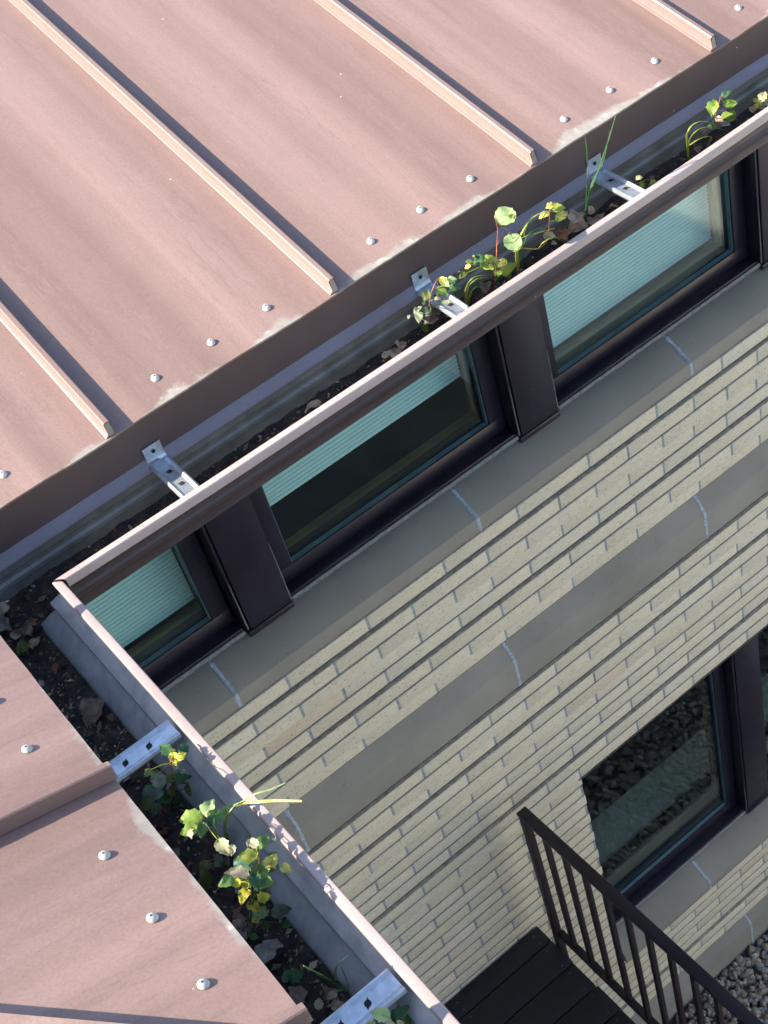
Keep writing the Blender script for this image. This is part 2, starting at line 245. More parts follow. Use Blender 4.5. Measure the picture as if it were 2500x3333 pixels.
PLANTS={
 'P8':((1.7189, 1.776, -1.5009), [(1.6266, 1.693, -1.3871, 0.0244, 'g1'), (1.6718, 1.693, -1.3867, 0.0163, 'g3'), (1.6704, 1.693, -1.4026, 0.0218, 'g1'), (1.6833, 1.7161, -1.4393, 0.0194, 'g1'), (1.7264, 1.7415, -1.4741, 0.0215, 'g1'), (1.6535, 1.7082, -1.4285, 0.0132, 'tan')], [([(1.6812, 1.737, -1.4679), (1.6441, 1.6979, -1.4145), (1.6491, 1.693, -1.3933), (1.6548, 1.693, -1.3816)], 0.0014, 'red'), ([(1.6489, 1.693, -1.3951), (1.6311, 1.693, -1.3765)], 0.0008, 'pink'), ([(1.6545, 1.693, -1.3851), (1.6623, 1.693, -1.4021)], 0.0008, 'pink'), ([(1.6446, 1.693, -1.404), (1.6627, 1.6965, -1.4128)], 0.0008, 'pink')]),
 'P7':((1.6305, 1.7633, -1.522), [], [([(1.6305, 1.7633, -1.522), (1.5867, 1.7147, -1.4498), (1.569, 1.693, -1.4102), (1.5837, 1.693, -1.4013), (1.6062, 1.693, -1.4059), (1.6367, 1.6999, -1.4282), (1.6637, 1.7193, -1.4566)], 0.0022, 'gy'), ([(1.6305, 1.7633, -1.522), (1.5906, 1.7166, -1.4526), (1.5816, 1.6954, -1.4216), (1.5982, 1.693, -1.4166), (1.6309, 1.7038, -1.4339), (1.6802, 1.7296, -1.4717), (1.7365, 1.7616, -1.5194)], 0.0018, 'gy'), ([(1.5931, 1.7195, -1.4569), (1.6102, 1.7175, -1.4539), (1.6323, 1.7213, -1.4596), (1.6557, 1.7315, -1.4746), (1.6618, 1.7438, -1.4928), (1.659, 1.7501, -1.5023)], 0.0018, 'gy'), ([(1.6233, 1.7633, -1.522), (1.5941, 1.7457, -1.4957), (1.592, 1.7403, -1.4877), (1.6183, 1.7574, -1.5132)], 0.0008, 'tan')]),
 'P6':((1.5103, 1.7621, -1.522), [(1.4629, 1.7122, -1.4473, 0.0108, 'cream'), (1.5124, 1.7526, -1.5077, 0.0168, 'olive'), (1.5309, 1.7583, -1.5163, 0.0135, 'yel'), (1.4875, 1.7384, -1.4864, 0.0111, 'gy')], [([(1.5103, 1.7621, -1.522), (1.4938, 1.7346, -1.4807), (1.5143, 1.7431, -1.4935), (1.5383, 1.7621, -1.5239)], 0.0012, 'gy'), ([(1.4901, 1.7328, -1.4779), (1.4726, 1.7309, -1.4751)], 0.001, 'yel')]),
 'P9':((1.816, 1.7615, -1.522), [(1.7789, 1.714, -1.4507, 0.0191, 'cream'), (1.7815, 1.7266, -1.4694, 0.017, 'yel'), (1.805, 1.7304, -1.4751, 0.0194, 'cream'), (1.8018, 1.742, -1.4926, 0.0149, 'cream'), (1.8211, 1.744, -1.4955, 0.015, 'yel')], [([(1.816, 1.7615, -1.522), (1.7722, 1.7208, -1.4608), (1.7731, 1.7083, -1.4422)], 0.0012, 'gy')]),
 'P5':((1.3729, 1.767, -1.522), [], [([(1.3729, 1.767, -1.522), (1.3573, 1.7415, -1.4847), (1.331, 1.693, -1.3933), (1.3407, 1.693, -1.3437), (1.3431, 1.693, -1.318), (1.3436, 1.693, -1.2934)], 0.0024, 'g3'), ([(1.3573, 1.7415, -1.4847), (1.335, 1.693, -1.4012), (1.3568, 1.693, -1.3746), (1.3736, 1.693, -1.351), (1.3958, 1.693, -1.3199), (1.4115, 1.693, -1.2946), (1.415, 1.693, -1.2929)], 0.0024, 'g3'), ([(1.34, 1.7133, -1.4441), (1.3369, 1.693, -1.3967), (1.3517, 1.693, -1.3791), (1.3764, 1.693, -1.3599), (1.401, 1.693, -1.3138)], 0.0022, 'g3')]),
 'P4':((1.2969, 1.776, -1.4966), [(1.2484, 1.693, -1.3755, 0.0129, 'yel'), (1.2638, 1.693, -1.3882, 0.0197, 'gy'), (1.2305, 1.693, -1.3818, 0.0165, 'yel'), (1.2701, 1.6938, -1.409, 0.0219, 'olive'), (1.2739, 1.7401, -1.4722, 0.0193, 'cream')], [([(1.2627, 1.7291, -1.457), (1.2429, 1.693, -1.3984), (1.2484, 1.693, -1.3755)], 0.0014, 'red'), ([(1.2724, 1.7412, -1.4737), (1.266, 1.7556, -1.4936), (1.2529, 1.7556, -1.4936)], 0.0014, 'yel'), ([(1.2903, 1.7522, -1.4889), (1.3341, 1.776, -1.537), (1.3492, 1.776, -1.5543), (1.3478, 1.776, -1.5679)], 0.0022, 'yel')]),
 'P2':((1.1501, 1.7618, -1.522), [(1.1573, 1.693, -1.3437, 0.0313, 'g2'), (1.156, 1.693, -1.3911, 0.0276, 'g2'), (1.1045, 1.693, -1.4026, 0.0316, 'gy'), (1.0858, 1.693, -1.3874, 0.0203, 'g3'), (1.1355, 1.7006, -1.4306, 0.0196, 'olive'), (1.1701, 1.7302, -1.4744, 0.0275, 'gy'), (1.1391, 1.7194, -1.4584, 0.0178, 'g1'), (1.0684, 1.693, -1.3805, 0.0101, 'olive'), (1.0658, 1.693, -1.3911, 0.0101, 'yel'), (1.0549, 1.693, -1.4032, 0.0132, 'olive')], [([(1.1501, 1.7618, -1.522), (1.1299, 1.7159, -1.4531), (1.1223, 1.693, -1.4097), (1.1285, 1.693, -1.3852), (1.137, 1.693, -1.3574), (1.136, 1.693, -1.3349)], 0.0017, 'red'), ([(1.1377, 1.693, -1.3542), (1.1476, 1.693, -1.36), (1.1569, 1.693, -1.373)], 0.001, 'red'), ([(1.1285, 1.693, -1.3852), (1.1309, 1.693, -1.381), (1.144, 1.693, -1.3671)], 0.001, 'red'), ([(1.123, 1.7025, -1.4333), (1.1048, 1.693, -1.4103)], 0.001, 'olive'), ([(1.1189, 1.6945, -1.4215), (1.1387, 1.6988, -1.4279)], 0.001, 'orange')]),
 'P3':((1.2096, 1.7602, -1.522), [], [([(1.2096, 1.7602, -1.522), (1.2027, 1.7555, -1.5148), (1.1644, 1.693, -1.4155), (1.1861, 1.693, -1.3862), (1.2144, 1.693, -1.3749), (1.2488, 1.693, -1.3857), (1.2705, 1.693, -1.4101)], 0.0028, 'gy'), ([(1.1934, 1.7364, -1.4857), (1.1698, 1.693, -1.4093), (1.1831, 1.693, -1.4008), (1.2077, 1.693, -1.4075), (1.2508, 1.6945, -1.4228)], 0.0018, 'gy'), ([(1.1745, 1.693, -1.4169), (1.2267, 1.7211, -1.4626), (1.2388, 1.7144, -1.4526), (1.2752, 1.7255, -1.4692), (1.3362, 1.7602, -1.535), (1.3358, 1.7602, -1.5526)], 0.0018, 'yel'), ([(1.2112, 1.7511, -1.508), (1.1802, 1.6972, -1.4269), (1.1959, 1.693, -1.4014), (1.2241, 1.693, -1.404)], 0.0018, 'g3'), ([(1.2072, 1.7489, -1.5046), (1.1809, 1.693, -1.4112), (1.1962, 1.693, -1.3875), (1.2144, 1.693, -1.3749)], 0.0012, 'g3')]),
 'P1c':((1.092, 1.7667, -1.522), [], [([(1.089, 1.7647, -1.5192), (1.0768, 1.7388, -1.4813), (1.0661, 1.7121, -1.4427), (1.0714, 1.6978, -1.4223), (1.0963, 1.7067, -1.435), (1.1322, 1.7282, -1.4658), (1.1605, 1.7377, -1.4797)], 0.0024, 'gy'), ([(1.0922, 1.7647, -1.5192), (1.0835, 1.7311, -1.4701), (1.0962, 1.7273, -1.4646), (1.1142, 1.7445, -1.4896), (1.1275, 1.7648, -1.5193), (1.1357, 1.7667, -1.5274)], 0.0024, 'gy'), ([(1.0837, 1.7513, -1.4994), (1.0692, 1.7121, -1.4427), (1.0833, 1.7054, -1.4331), (1.1136, 1.7205, -1.4548), (1.1476, 1.7455, -1.491)], 0.0016, 'g2')]),
 'P1':((1.0234, 1.776, -1.4824), [(1.0065, 1.693, -1.3778, 0.014, 'yel'), (1.0257, 1.693, -1.3878, 0.0141, 'g2'), (1.0129, 1.693, -1.3874, 0.0171, 'g2'), (1.0254, 1.693, -1.4047, 0.0182, 'g3'), (1.0066, 1.693, -1.4043, 0.0181, 'g1'), (1.0229, 1.7261, -1.453, 0.0176, 'yel'), (0.9723, 1.693, -1.3882, 0.017, 'olive'), (0.9963, 1.6965, -1.4127, 0.0111, 'cream')], [([(0.9813, 1.703, -1.4215), (0.9845, 1.693, -1.3941), (1.0018, 1.693, -1.3767), (1.0084, 1.693, -1.378)], 0.0014, 'red'), ([(0.9989, 1.693, -1.3768), (1.0027, 1.693, -1.3923)], 0.0009, 'pink')]),
 'P1b':((1.0014, 1.776, -1.5107), [(0.9466, 1.693, -1.4003, 0.013, 'pale'), (0.9577, 1.693, -1.4064, 0.008, 'pale'), (0.956, 1.7064, -1.4261, 0.0172, 'pale'), (0.9854, 1.7168, -1.4402, 0.0163, 'dull'), (1.0083, 1.753, -1.4899, 0.0168, 'tan'), (0.9823, 1.7189, -1.4431, 0.0123, 'dull'), (1.0012, 1.776, -1.527, 0.016, 'olive')], [([(0.9896, 1.7551, -1.4929), (0.973, 1.7253, -1.4519), (0.9563, 1.7, -1.4175)], 0.001, 'dull'), ([(0.9896, 1.7551, -1.4929), (0.9878, 1.7316, -1.4605)], 0.001, 'dull')]),
 'Q1':((0.1535, 1.2583, -1.522), [(0.1852, 1.2389, -1.4001, 0.017, 'g3'), (0.1857, 1.2276, -1.4005, 0.0139, 'yelb'), (0.1955, 1.2278, -1.4086, 0.0139, 'yelb'), (0.2065, 1.2358, -1.4178, 0.0172, 'g3'), (0.1848, 1.2259, -1.4211, 0.0124, 'pale'), (0.1865, 1.2583, -1.4772, 0.0224, 'g3'), (0.1721, 1.2475, -1.4602, 0.0178, 'olive'), (0.1415, 1.2551, -1.4723, 0.0317, 'dull'), (0.1463, 1.1925, -1.3677, 0.0112, 'olive'), (0.156, 1.2583, -1.5032, 0.0193, 'g3'), (0.1919, 1.2583, -1.5183, 0.0187, 'olive'), (0.1692, 1.2583, -1.5321, 0.0171, 'dg'), (0.1569, 1.2207, -1.4188, 0.0223, 'dull'), (0.1681, 1.2583, -1.495, 0.0153, 'olive'), (0.139, 1.2583, -1.5013, 0.016, 'dull')], [([(0.1535, 1.2583, -1.522), (0.1674, 1.2583, -1.499), (0.178, 1.243, -1.4527), (0.1774, 1.2148, -1.4011), (0.1853, 1.221, -1.4002)], 0.0018, 'red'), ([(0.1586, 1.2583, -1.5132), (0.1622, 1.2583, -1.4793), (0.1556, 1.2299, -1.4336)], 0.0012, 'olive'), ([(0.1687, 1.2583, -1.4957), (0.1803, 1.2583, -1.5035), (0.1889, 1.2583, -1.5151)], 0.001, 'olive')]),
 'Q2':((0.1658, 1.1525, -1.522), [(0.1512, 1.1009, -1.3717, 0.0253, 'g1'), (0.1401, 1.09, -1.3625, 0.0179, 'g1'), (0.1773, 1.1143, -1.3935, 0.0202, 'g2'), (0.1811, 1.1032, -1.3966, 0.022, 'g4'), (0.1527, 1.0886, -1.373, 0.0158, 'g4'), (0.139, 1.0747, -1.3616, 0.0114, 'cream'), (0.1594, 1.0469, -1.3786, 0.022, 'cream'), (0.1938, 1.1081, -1.4073, 0.0096, 'g1')], [([(0.1658, 1.1525, -1.522), (0.1641, 1.1525, -1.5009), (0.1603, 1.1525, -1.4776), (0.1534, 1.1152, -1.4144), (0.16, 1.1006, -1.3791)], 0.0018, 'redd'), ([(0.1574, 1.1386, -1.4541), (0.1455, 1.1132, -1.4122)], 0.001, 'redd')]),
 'Q2b':((0.165, 1.1262, -1.522), [(0.1594, 1.1262, -1.4986, 0.0169, 'dull'), (0.1397, 1.1262, -1.497, 0.0191, 'olive'), (0.1324, 1.1262, -1.5123, 0.0192, 'olive'), (0.1676, 1.1262, -1.5106, 0.0093, 'dull')], [([(0.165, 1.1262, -1.522), (0.166, 1.1262, -1.5063), (0.1606, 1.1262, -1.4953)], 0.001, 'redd'), ([(0.1611, 1.1262, -1.4982), (0.1533, 1.1262, -1.4939), (0.1461, 1.1262, -1.4925)], 0.001, 'redd')]),
 'Q3':((0.1821, 1.1592, -1.522), [], [([(0.1811, 1.1567, -1.518), (0.1926, 1.1559, -1.4874), (0.2027, 1.143, -1.4569), (0.2141, 1.1196, -1.4263), (0.2247, 1.0841, -1.3958), (0.2434, 1.0653, -1.393), (0.2653, 1.0421, -1.393)], 0.005, 'yel2'), ([(0.1846, 1.1595, -1.518), (0.1884, 1.1324, -1.4569), (0.1925, 1.0948, -1.3958), (0.2047, 1.0959, -1.393)], 0.0026, 'g2'), ([(0.2021, 1.1536, -1.4597), (0.2131, 1.111, -1.4138), (0.2303, 1.0911, -1.393), (0.2475, 1.0826, -1.393), (0.2659, 1.0771, -1.393)], 0.0022, 'g2'), ([(0.1801, 1.1588, -1.518), (0.1736, 1.1267, -1.4569), (0.1697, 1.0919, -1.3958), (0.1749, 1.0961, -1.393)], 0.0024, 'g2'), ([(0.2042, 1.1592, -1.5437), (0.199, 1.1592, -1.5221), (0.1918, 1.1592, -1.502), (0.1808, 1.1592, -1.4802)], 0.0016, 'pale'), ([(0.1849, 1.1592, -1.5252), (0.1876, 1.1592, -1.5091), (0.1879, 1.1592, -1.4953)], 0.0018, 'olive')]),
 'Q4':((0.1279, 1.0181, -1.522), [(0.1887, 1.0181, -1.3741, 0.0141, 'cream'), (0.1986, 1.0181, -1.3833, 0.0177, 'g4'), (0.1929, 1.004, -1.4065, 0.0199, 'yel'), (0.2027, 0.9964, -1.4146, 0.0135, 'yel'), (0.1605, 1.0154, -1.3795, 0.021, 'dg2'), (0.1743, 1.0181, -1.3901, 0.0198, 'gy2'), (0.1738, 1.0021, -1.3906, 0.0211, 'g4'), (0.15, 0.9945, -1.3708, 0.0249, 'gb'), (0.1355, 0.9935, -1.3586, 0.0158, 'g4'), (0.1704, 0.9846, -1.3878, 0.0209, 'g4'), (0.1497, 0.9765, -1.3705, 0.0117, 'yb'), (0.172, 0.9838, -1.4065, 0.0211, 'dull'), (0.1411, 0.966, -1.3634, 0.0157, 'yb'), (0.1653, 0.9936, -1.4295, 0.0156, 'yel3'), (0.148, 0.9899, -1.4245, 0.0162, 'yb'), (0.1551, 1.0181, -1.4957, 0.022, 'pale2'), (0.1779, 1.0181, -1.505, 0.0215, 'dull'), (0.1353, 1.0181, -1.5176, 0.0096, 'g4'), (0.1318, 1.0181, -1.4936, 0.0124, 'dull'), (0.143, 0.9796, -1.3649, 0.0116, 'yel3'), (0.162, 0.9778, -1.3807, 0.0173, 'g3')], [([(0.1279, 1.0181, -1.522), (0.1457, 1.0181, -1.4784), (0.1502, 0.9799, -1.4042), (0.1653, 0.9893, -1.3835), (0.1863, 1.0181, -1.3922)], 0.0022, 'olive'), ([(0.1278, 1.0181, -1.5163), (0.1411, 1.0099, -1.4621), (0.1512, 0.9689, -1.3718), (0.1584, 0.9955, -1.3778)], 0.0018, 'olive'), ([(0.1742, 0.9992, -1.3909), (0.1945, 1.006, -1.4078)], 0.0012, 'g1'), ([(0.1635, 0.9857, -1.382), (0.1772, 1.0026, -1.3934), (0.1869, 1.0181, -1.3904)], 0.0014, 'orange')]),
 'Q5':((0.1332, 0.9407, -1.522), [(0.1366, 0.9407, -1.504, 0.0114, 'g3'), (0.1446, 0.9407, -1.5285, 0.018, 'g3'), (0.1332, 0.9407, -1.522, 0.0093, 'pale2')], [([(0.1321, 0.9407, -1.5251), (0.1367, 0.9407, -1.5155), (0.1435, 0.9407, -1.5156)], 0.0012, 'g3')]),
 'Q5g':((0.1773, 0.8857, -1.522), [], [([(0.1773, 0.8857, -1.522), (0.1675, 0.8857, -1.4884), (0.1514, 0.8487, -1.3951), (0.1425, 0.8449, -1.3645)], 0.0034, 'g4'), ([(0.1816, 0.8857, -1.528), (0.185, 0.8857, -1.5079), (0.1869, 0.8857, -1.484)], 0.0018, 'pale'), ([(0.1741, 0.8857, -1.493), (0.1756, 0.8783, -1.4606), (0.1794, 0.8631, -1.4234), (0.1925, 0.8641, -1.4213)], 0.002, 'pale2'), ([(0.1768, 0.8857, -1.5191), (0.1629, 0.8857, -1.5157), (0.1502, 0.8857, -1.5368)], 0.002, 'pale')]),
 'Q6':((0.1847, 0.7889, -1.522), [(0.1737, 0.7623, -1.3905, 0.0178, 'g2'), (0.1801, 0.7724, -1.4339, 0.0137, 'cream'), (0.2126, 0.7889, -1.4835, 0.0243, 'g4'), (0.1985, 0.783, -1.4611, 0.0199, 'g3'), (0.2025, 0.7889, -1.4867, 0.0162, 'g1')], [([(0.1847, 0.7889, -1.522), (0.1835, 0.7889, -1.4794), (0.1727, 0.7578, -1.3906)], 0.0014, 'g2'), ([(0.1847, 0.7889, -1.522), (0.1998, 0.7889, -1.4963), (0.2108, 0.7889, -1.4853)], 0.0014, 'g2')]),
}
DEAD= [(0.9184, 1.742, -1.5, 0.0233, 'tan'), (0.9005, 1.742, -1.492, 0.0176, 'tan'), (0.9298, 1.742, -1.4954, 0.0207, 'tan'), (0.9993, 1.742, -1.4789, 0.0187, 'brn'), (1.1221, 1.742, -1.4874, 0.0233, 'brn'), (1.3414, 1.742, -1.4736, 0.0325, 'tan'), (1.3774, 1.742, -1.4987, 0.034, 'tan'), (1.3332, 1.742, -1.4944, 0.0327, 'tan'), (1.4226, 1.742, -1.4993, 0.011, 'tan'), (1.3016, 1.742, -1.4855, 0.0216, 'rust'), (1.3676, 1.742, -1.4772, 0.0163, 'tan'), (0.7418, 1.742, -1.4947, 0.0233, 'tan'), (1.6595, 1.742, -1.4734, 0.0225, 'brn'), (1.7067, 1.742, -1.4832, 0.017, 'gray'), (1.7821, 1.742, -1.49, 0.0172, 'tan'), (1.6354, 1.742, -1.4975, 0.0169, 'brn'), (0.1499, 1.7685, -1.514, 0.0199, 'tan'), (0.139, 1.736, -1.514, 0.0235, 'gray'), (0.1418, 1.703, -1.514, 0.0158, 'tan'), (0.1706, 1.7063, -1.514, 0.0159, 'rust'), (0.1583, 1.6982, -1.514, 0.0167, 'brn'), (0.1573, 1.667, -1.514, 0.0212, 'tan'), (0.1377, 1.6701, -1.514, 0.0202, 'olive'), (0.1573, 1.4786, -1.514, 0.0365, 'brn'), (0.1357, 0.9846, -1.514, 0.032, 'gray'), (0.1335, 0.9157, -1.514, 0.0234, 'brn'), (0.1442, 0.8869, -1.514, 0.0112, 'cream'), (0.159, 0.8682, -1.514, 0.014, 'tan'), (0.1292, 1.0417, -1.514, 0.0126, 'tan'), (0.1312, 1.0277, -1.514, 0.0185, 'gray'), (0.1606, 0.8836, -1.514, 0.0106, 'tan'), (0.1249, 1.1868, -1.514, 0.0141, 'brn')]
from mathutils import noise as mn
def nz(x,y=0,z=0,s=1): return mn.noise(Vector((x*s,y*s,z*s)))
D=2.795; PR=.013; GY=1.793; GX=.096; ZE=-1.3475; YE=1.77; XE=.110; SL=.27; GR=-6.9
# ------------------------------------------------------------------ main building
bld=thing('brick_building','cream brick building with brown standing-seam eave, long gutter and dark framed windows above stone bands','building',(1.8,2.9,GR))
XL,XR=-.95,5.2
JX=1.747                                     # left jamb of the lower windows
# courses: (top, bottom, proud)
co_=[]; z=-3.2075
for i,p in enumerate([0,1,1,0,0,1,1,0]): co_.append((z,z-.0655,p,i)); z-=.0655
z=-3.920
for i,p in enumerate([0,1,1,0,1,1,0,0,0,0,1,1]): co_.append((z,z-.0645,p,11+i)); z-=.0645
zh=z                                          # head of the lower windows
n=30; pit=(6.66+zh)/n
for i in range(n): co_.append((z,z-pit,1 if i>=n-2 else 0,23+i)); z-=pit
random.seed(4)
wl=MB()
for (zt,zb,p,k) in co_:
    f=D-(PR if p else 0); x=.22+(0 if k%2==0 else -.152)-.3035*5
    lower=zt<zh+.001 and zb>-6.16
    while x<XR:
        a,b=x+.0045,x+.3035-.0045; x+=.3035
        if b<XL: continue
        right=min(b,JX) if lower else b
        if a<right-.01:
            j=random.uniform(-.0007,.0007)
            wl.cbox(max(a,XL),right,f+j,D+.095,zb+.0052+random.uniform(-.0003,.0003),zt-.0048+random.uniform(-.0003,.0003),'brick',.0012)
        if not(lower and b+.009>JX): wl.box(b-.001,b+.010,f+.0014+random.uniform(-.0006,.0006),D+.09,zb+.0055,zt-.005,'head_mortar')
pz=0
for (zt,zb,p,k) in co_:
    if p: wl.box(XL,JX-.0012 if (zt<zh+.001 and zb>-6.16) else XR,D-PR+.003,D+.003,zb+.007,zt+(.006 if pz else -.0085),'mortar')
    if p and not pz: wl.box(XL,JX-.0012 if (zt<zh+.001 and zb>-6.16) else XR,D-PR+.0018,D+.002,zt-.0062,zt-.0036,'ledge_strip')  # darker strip along the tops of the proud courses
    pz=p
wl.box(XL,XR,D+.003,D+.26,zh+.002,-3.17,'mortar'); wl.box(XL,JX-.0012,D+.003,D+.26,-6.155,zh+.002,'mortar'); wl.box(XL,XR,D+.0029,D+.26,GR-.1,-6.155,'mortar')
wall=wl.build('wall',bld)
def stone_strip(name,poly,x0,x1,joints,label):
    m=MB(); xs=[x0]+[j for j in joints if x0<j<x1]+[x1]
    for a,b in zip(xs[:-1],xs[1:]):
        aa=a+(.005 if a!=x0 else 0); bb=b-(.005 if b!=x1 else 0); m.prism(poly,'x',aa,bb,'stone')
    inner=[(y+(.0022 if y<D+.02 else 0),z_) for y,z_ in poly]
    for j in joints:
        if x0<j<x1:
            # smeared mortar: an uneven ribbon following the joint over the visible faces
            pts=[(y,z_) for y,z_ in poly if True]
            m.prism([(y+.001,z_-.0003) for y,z_ in poly],'x',j-.0055,j+.0055,'stone_mortar')
            segs=label
    o=m.build(name,bld); return o
def smear(m,j,path,seed):
    random.seed(seed); n=26; rows=[]
    L=[0]; 
    for a,b in zip(path[:-1],path[1:]): L.append(L[-1]+math.dist(a,b))
    for i in range(n+1):
        s=L[-1]*i/n; k=max(q for q in range(len(L)-1) if L[q]<=s+1e-9); t=(s-L[k])/(L[k+1]-L[k]); y=path[k][0]*(1-t)+path[k+1][0]*t; z_=path[k][1]*(1-t)+path[k+1][1]*t
        w1=.0062+.0035*nz(s*60,j*7,seed); w2=.0062+.0035*nz(s*60,j*9,seed+5)
        rows.append(((j-w1,y,z_),(j+w2,y,z_)))
    vs=[]; fs=[]
    for a,b in rows: vs+= [a,((a[0]+b[0])/2,a[1]-.0014,a[2]+.0009),b]
    for i in range(n): 
        for c in (0,1): fs.append((i*3+c,i*3+c+1,i*3+c+4,i*3+c+3))
    m.add(vs,fs,'stone_mortar')
def stone_part(name,poly,vis,x0,x1,joints,seed):
    m=MB(); xs=[x0]+[j for j in joints if x0<j<x1]+[x1]
    for a,b in zip(xs[:-1],xs[1:]): m.prism(poly,'x',a+(.004 if a!=x0 else 0),b-(.004 if b!=x1 else 0),'stone')
    for i,j in enumerate(joints):
        if x0<j<x1:
            m.prism([(y+.0015,z_) for y,z_ in poly],'x',j-.0042,j+.0042,'stone_mortar'); smear(m,j,[(y-.0006,z_+.0006) for y,z_ in vis],seed+i)
    return m.build(name,bld)
stone_part('window_sill',[(2.96,-3.050),(2.87,-3.058),(2.7665,-3.1125),(2.765,-3.115),(2.765,-3.1655),(2.7665,-3.168),(2.96,-3.168)],[(2.87,-3.058),(2.765,-3.113),(2.765,-3.168)],XL,XR,[-.252,.661,1.573,2.486,3.40,4.31],3)
stone_part('stone_band',[(D+.1,-3.725),(D-.001,-3.727),(2.7525,-3.788),(2.751,-3.7905),(2.751,-3.917),(2.753,-3.920),(D+.1,-3.920)],[(D-.001,-3.727),(2.751,-3.790),(2.751,-3.919)],XL,XR,[-.26,.652,1.565,2.465,3.38,4.29],13)
stone_part('window_sill',[(2.96,-6.018),(2.87,-6.026),(2.7665,-6.094),(2.765,-6.0965),(2.765,-6.1455),(2.7665,-6.148),(2.96,-6.148)],[(2.87,-6.026),(2.765,-6.095),(2.765,-6.148)],JX,XR,[2.28,3.19,4.10],23)
stone_part('stone_band',[(D+.1,-6.658),(D-.001,-6.660),(2.7525,-6.711),(2.751,-6.7135),(2.751,GR-.06),(D+.1,GR-.06)],[(D-.001,-6.660),(2.751,-6.713),(2.751,GR-.04)],XL,XR,[-.25,.66,1.575,2.487,3.40,4.31],33)
m=MB(); m.box(JX-.02,XR,D-PR+.001,D+.12,zh-.008,zh-.0005,'steel_edge'); m.build('lintel',bld)
# windows
def window(x0,x1,zs,zt,blind,wl_=True,dark=False):
    F='frame_paint'; m=MB(); fy=2.92; gy=2.944
    # outer frame, sash, glazing bead, projecting ledge
    m.cbox(x0,x1,2.876,2.925,zs-.004,zs+.006,F,.0012)                   # ledge under the sash
    m.cbox(x0,x1,2.921,2.985,zs-.002,zs+.058,F,.0015); m.cbox(x0,x1,2.921,2.985,zt-.05,zt,F,.0015)
    for a,b in ((x0,x0+.058),(x1-.058,x1)): m.cbox(a,b,2.9215,2.984,zs+.05,zt-.04,F,.0015)
    gx0,gx1=x0+.058,x1-.058
    m.prism([(fy+.004,zs+.056),(gy-.003,zs+.064),(gy-.003,zs+.05),(fy+.004,zs+.05)],'x',gx0-.002,gx1+.002,'glazing_seal')
    m.box(gx0-.001,gx0+.004,fy+.008,gy-.002,zs+.05,zt-.04,'glazing_seal'); m.box(gx1-.005,gx1+.001,fy+.008,gy-.002,zs+.05,zt-.04,'glazing_seal')
    # caulk line between ledge and stone sill
    random.seed(int(x0*100)+7)
    pts=[(x0+(x1-x0)*i/40,2.874+.0015*nz(i*.7,x0),zs-.010+.002*nz(i*.9,x0,3)) for i in range(41)]; m.tube(pts,.0085,.0085,'caulk',6)
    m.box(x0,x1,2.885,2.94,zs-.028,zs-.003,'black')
    fr=m.build('window',bld)
    g=MB(); g.box(gx0-.004,gx1+.004,gy,gy+.005,zs+.05,zt-.045,'glass'); g.build('glass_pane',fr,smooth=False)
    s=MB(); s.cbox(gx0-.03,gx1+.03,2.987,3.05,zs+.008,zs+.030,'wood_sill',.002); s.cbox(gx0-.03,gx1+.03,2.9855,3.02,zs+.0305,zs+.042,'wood_sill',.002)
    for a,b in ((x0-.01,x0+.046),(x1-.046,x1+.01)): s.cbox(a,b,2.986,3.03,zs+.043,zt,'wood_sill',.002)
    s.build('interior_sill',fr)
    if blind is not None:
        b=MB(); zz=blind; vs=[];k=0; xa,xb=x0+.050,x1-.050
        while zz<zt: vs.append(((3.0400,3.0335,3.0355)[k%3],zz)); zz+=(.0030,.0082,.0034)[k%3]; k+=1
        V=[];Fc=[]
        for y,q in vs: V+=[(xa,y,q),(xb,y,q)]
        for i in range(len(vs)-1): Fc.append((2*i,2*i+1,2*i+3,2*i+2))
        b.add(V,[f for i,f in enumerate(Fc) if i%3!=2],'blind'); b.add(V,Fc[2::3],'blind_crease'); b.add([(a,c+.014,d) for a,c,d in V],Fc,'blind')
        ends=[]
        for xx in (xa,xb):
            V=[];
            for y,q in vs: V+=[(xx,y,q),(xx,y+.014,q)]
            b.add(V,Fc,'blind')
        b.cbox(xa,xb,3.044,3.062,blind-.010,blind-.001,'blind',.002); b.build('blind',fr,smooth=False)
    return fr
def panel(x0,x1,zb,zt):
    m=MB(); F='frame_paint'
    m.cbox(x0+.012,x1-.003,2.862,2.93,zb,zt,F,.0015); m.cbox(x0,x0+.008,2.866,2.925,zb+.002,zt,F,.0012)
    m.cbox(x0+.0005,x1-.0005,2.858,2.93,zb-.022,zb-.001,F,.0015)
    m.tube([(x0+.004,2.8655,zb+.005),(x0+.004,2.8658,zb+.2)],.0022,.001,'caulk',5)
    m.tube([(x1-.001,2.866+.0008*nz(i,x1),zb+.003+i*.03) for i in range(9)],.0026,.0012,'caulk',5)
    m.build('mullion_panel',bld)
ZT=-1.66
ub=[(-1.0,-.10,-2.9),(-.10+.0,.790,-2.966),(.962,1.845,-2.835),(2.018,2.925,-2.966),(3.085,3.99,-2.9),(4.15,XR,-2.9)]
for i,(a,b,bl) in enumerate(ub):
    if i==0: continue
    window(a,b,-3.027,ZT,bl)
for a,b in ((-.26,-.10),(.798,.958),(1.846,2.012),(2.926,3.083),(3.99,4.15)): panel(a,b,-3.034,ZT)
for a,b in ((JX-.06,2.63),(2.785,3.66),(3.82,XR)): window(a,b,-5.995,zh+.03,None)
for a,b in ((2.632,2.778),(3.661,3.818)): panel(a,b,-5.998,zh+.03)
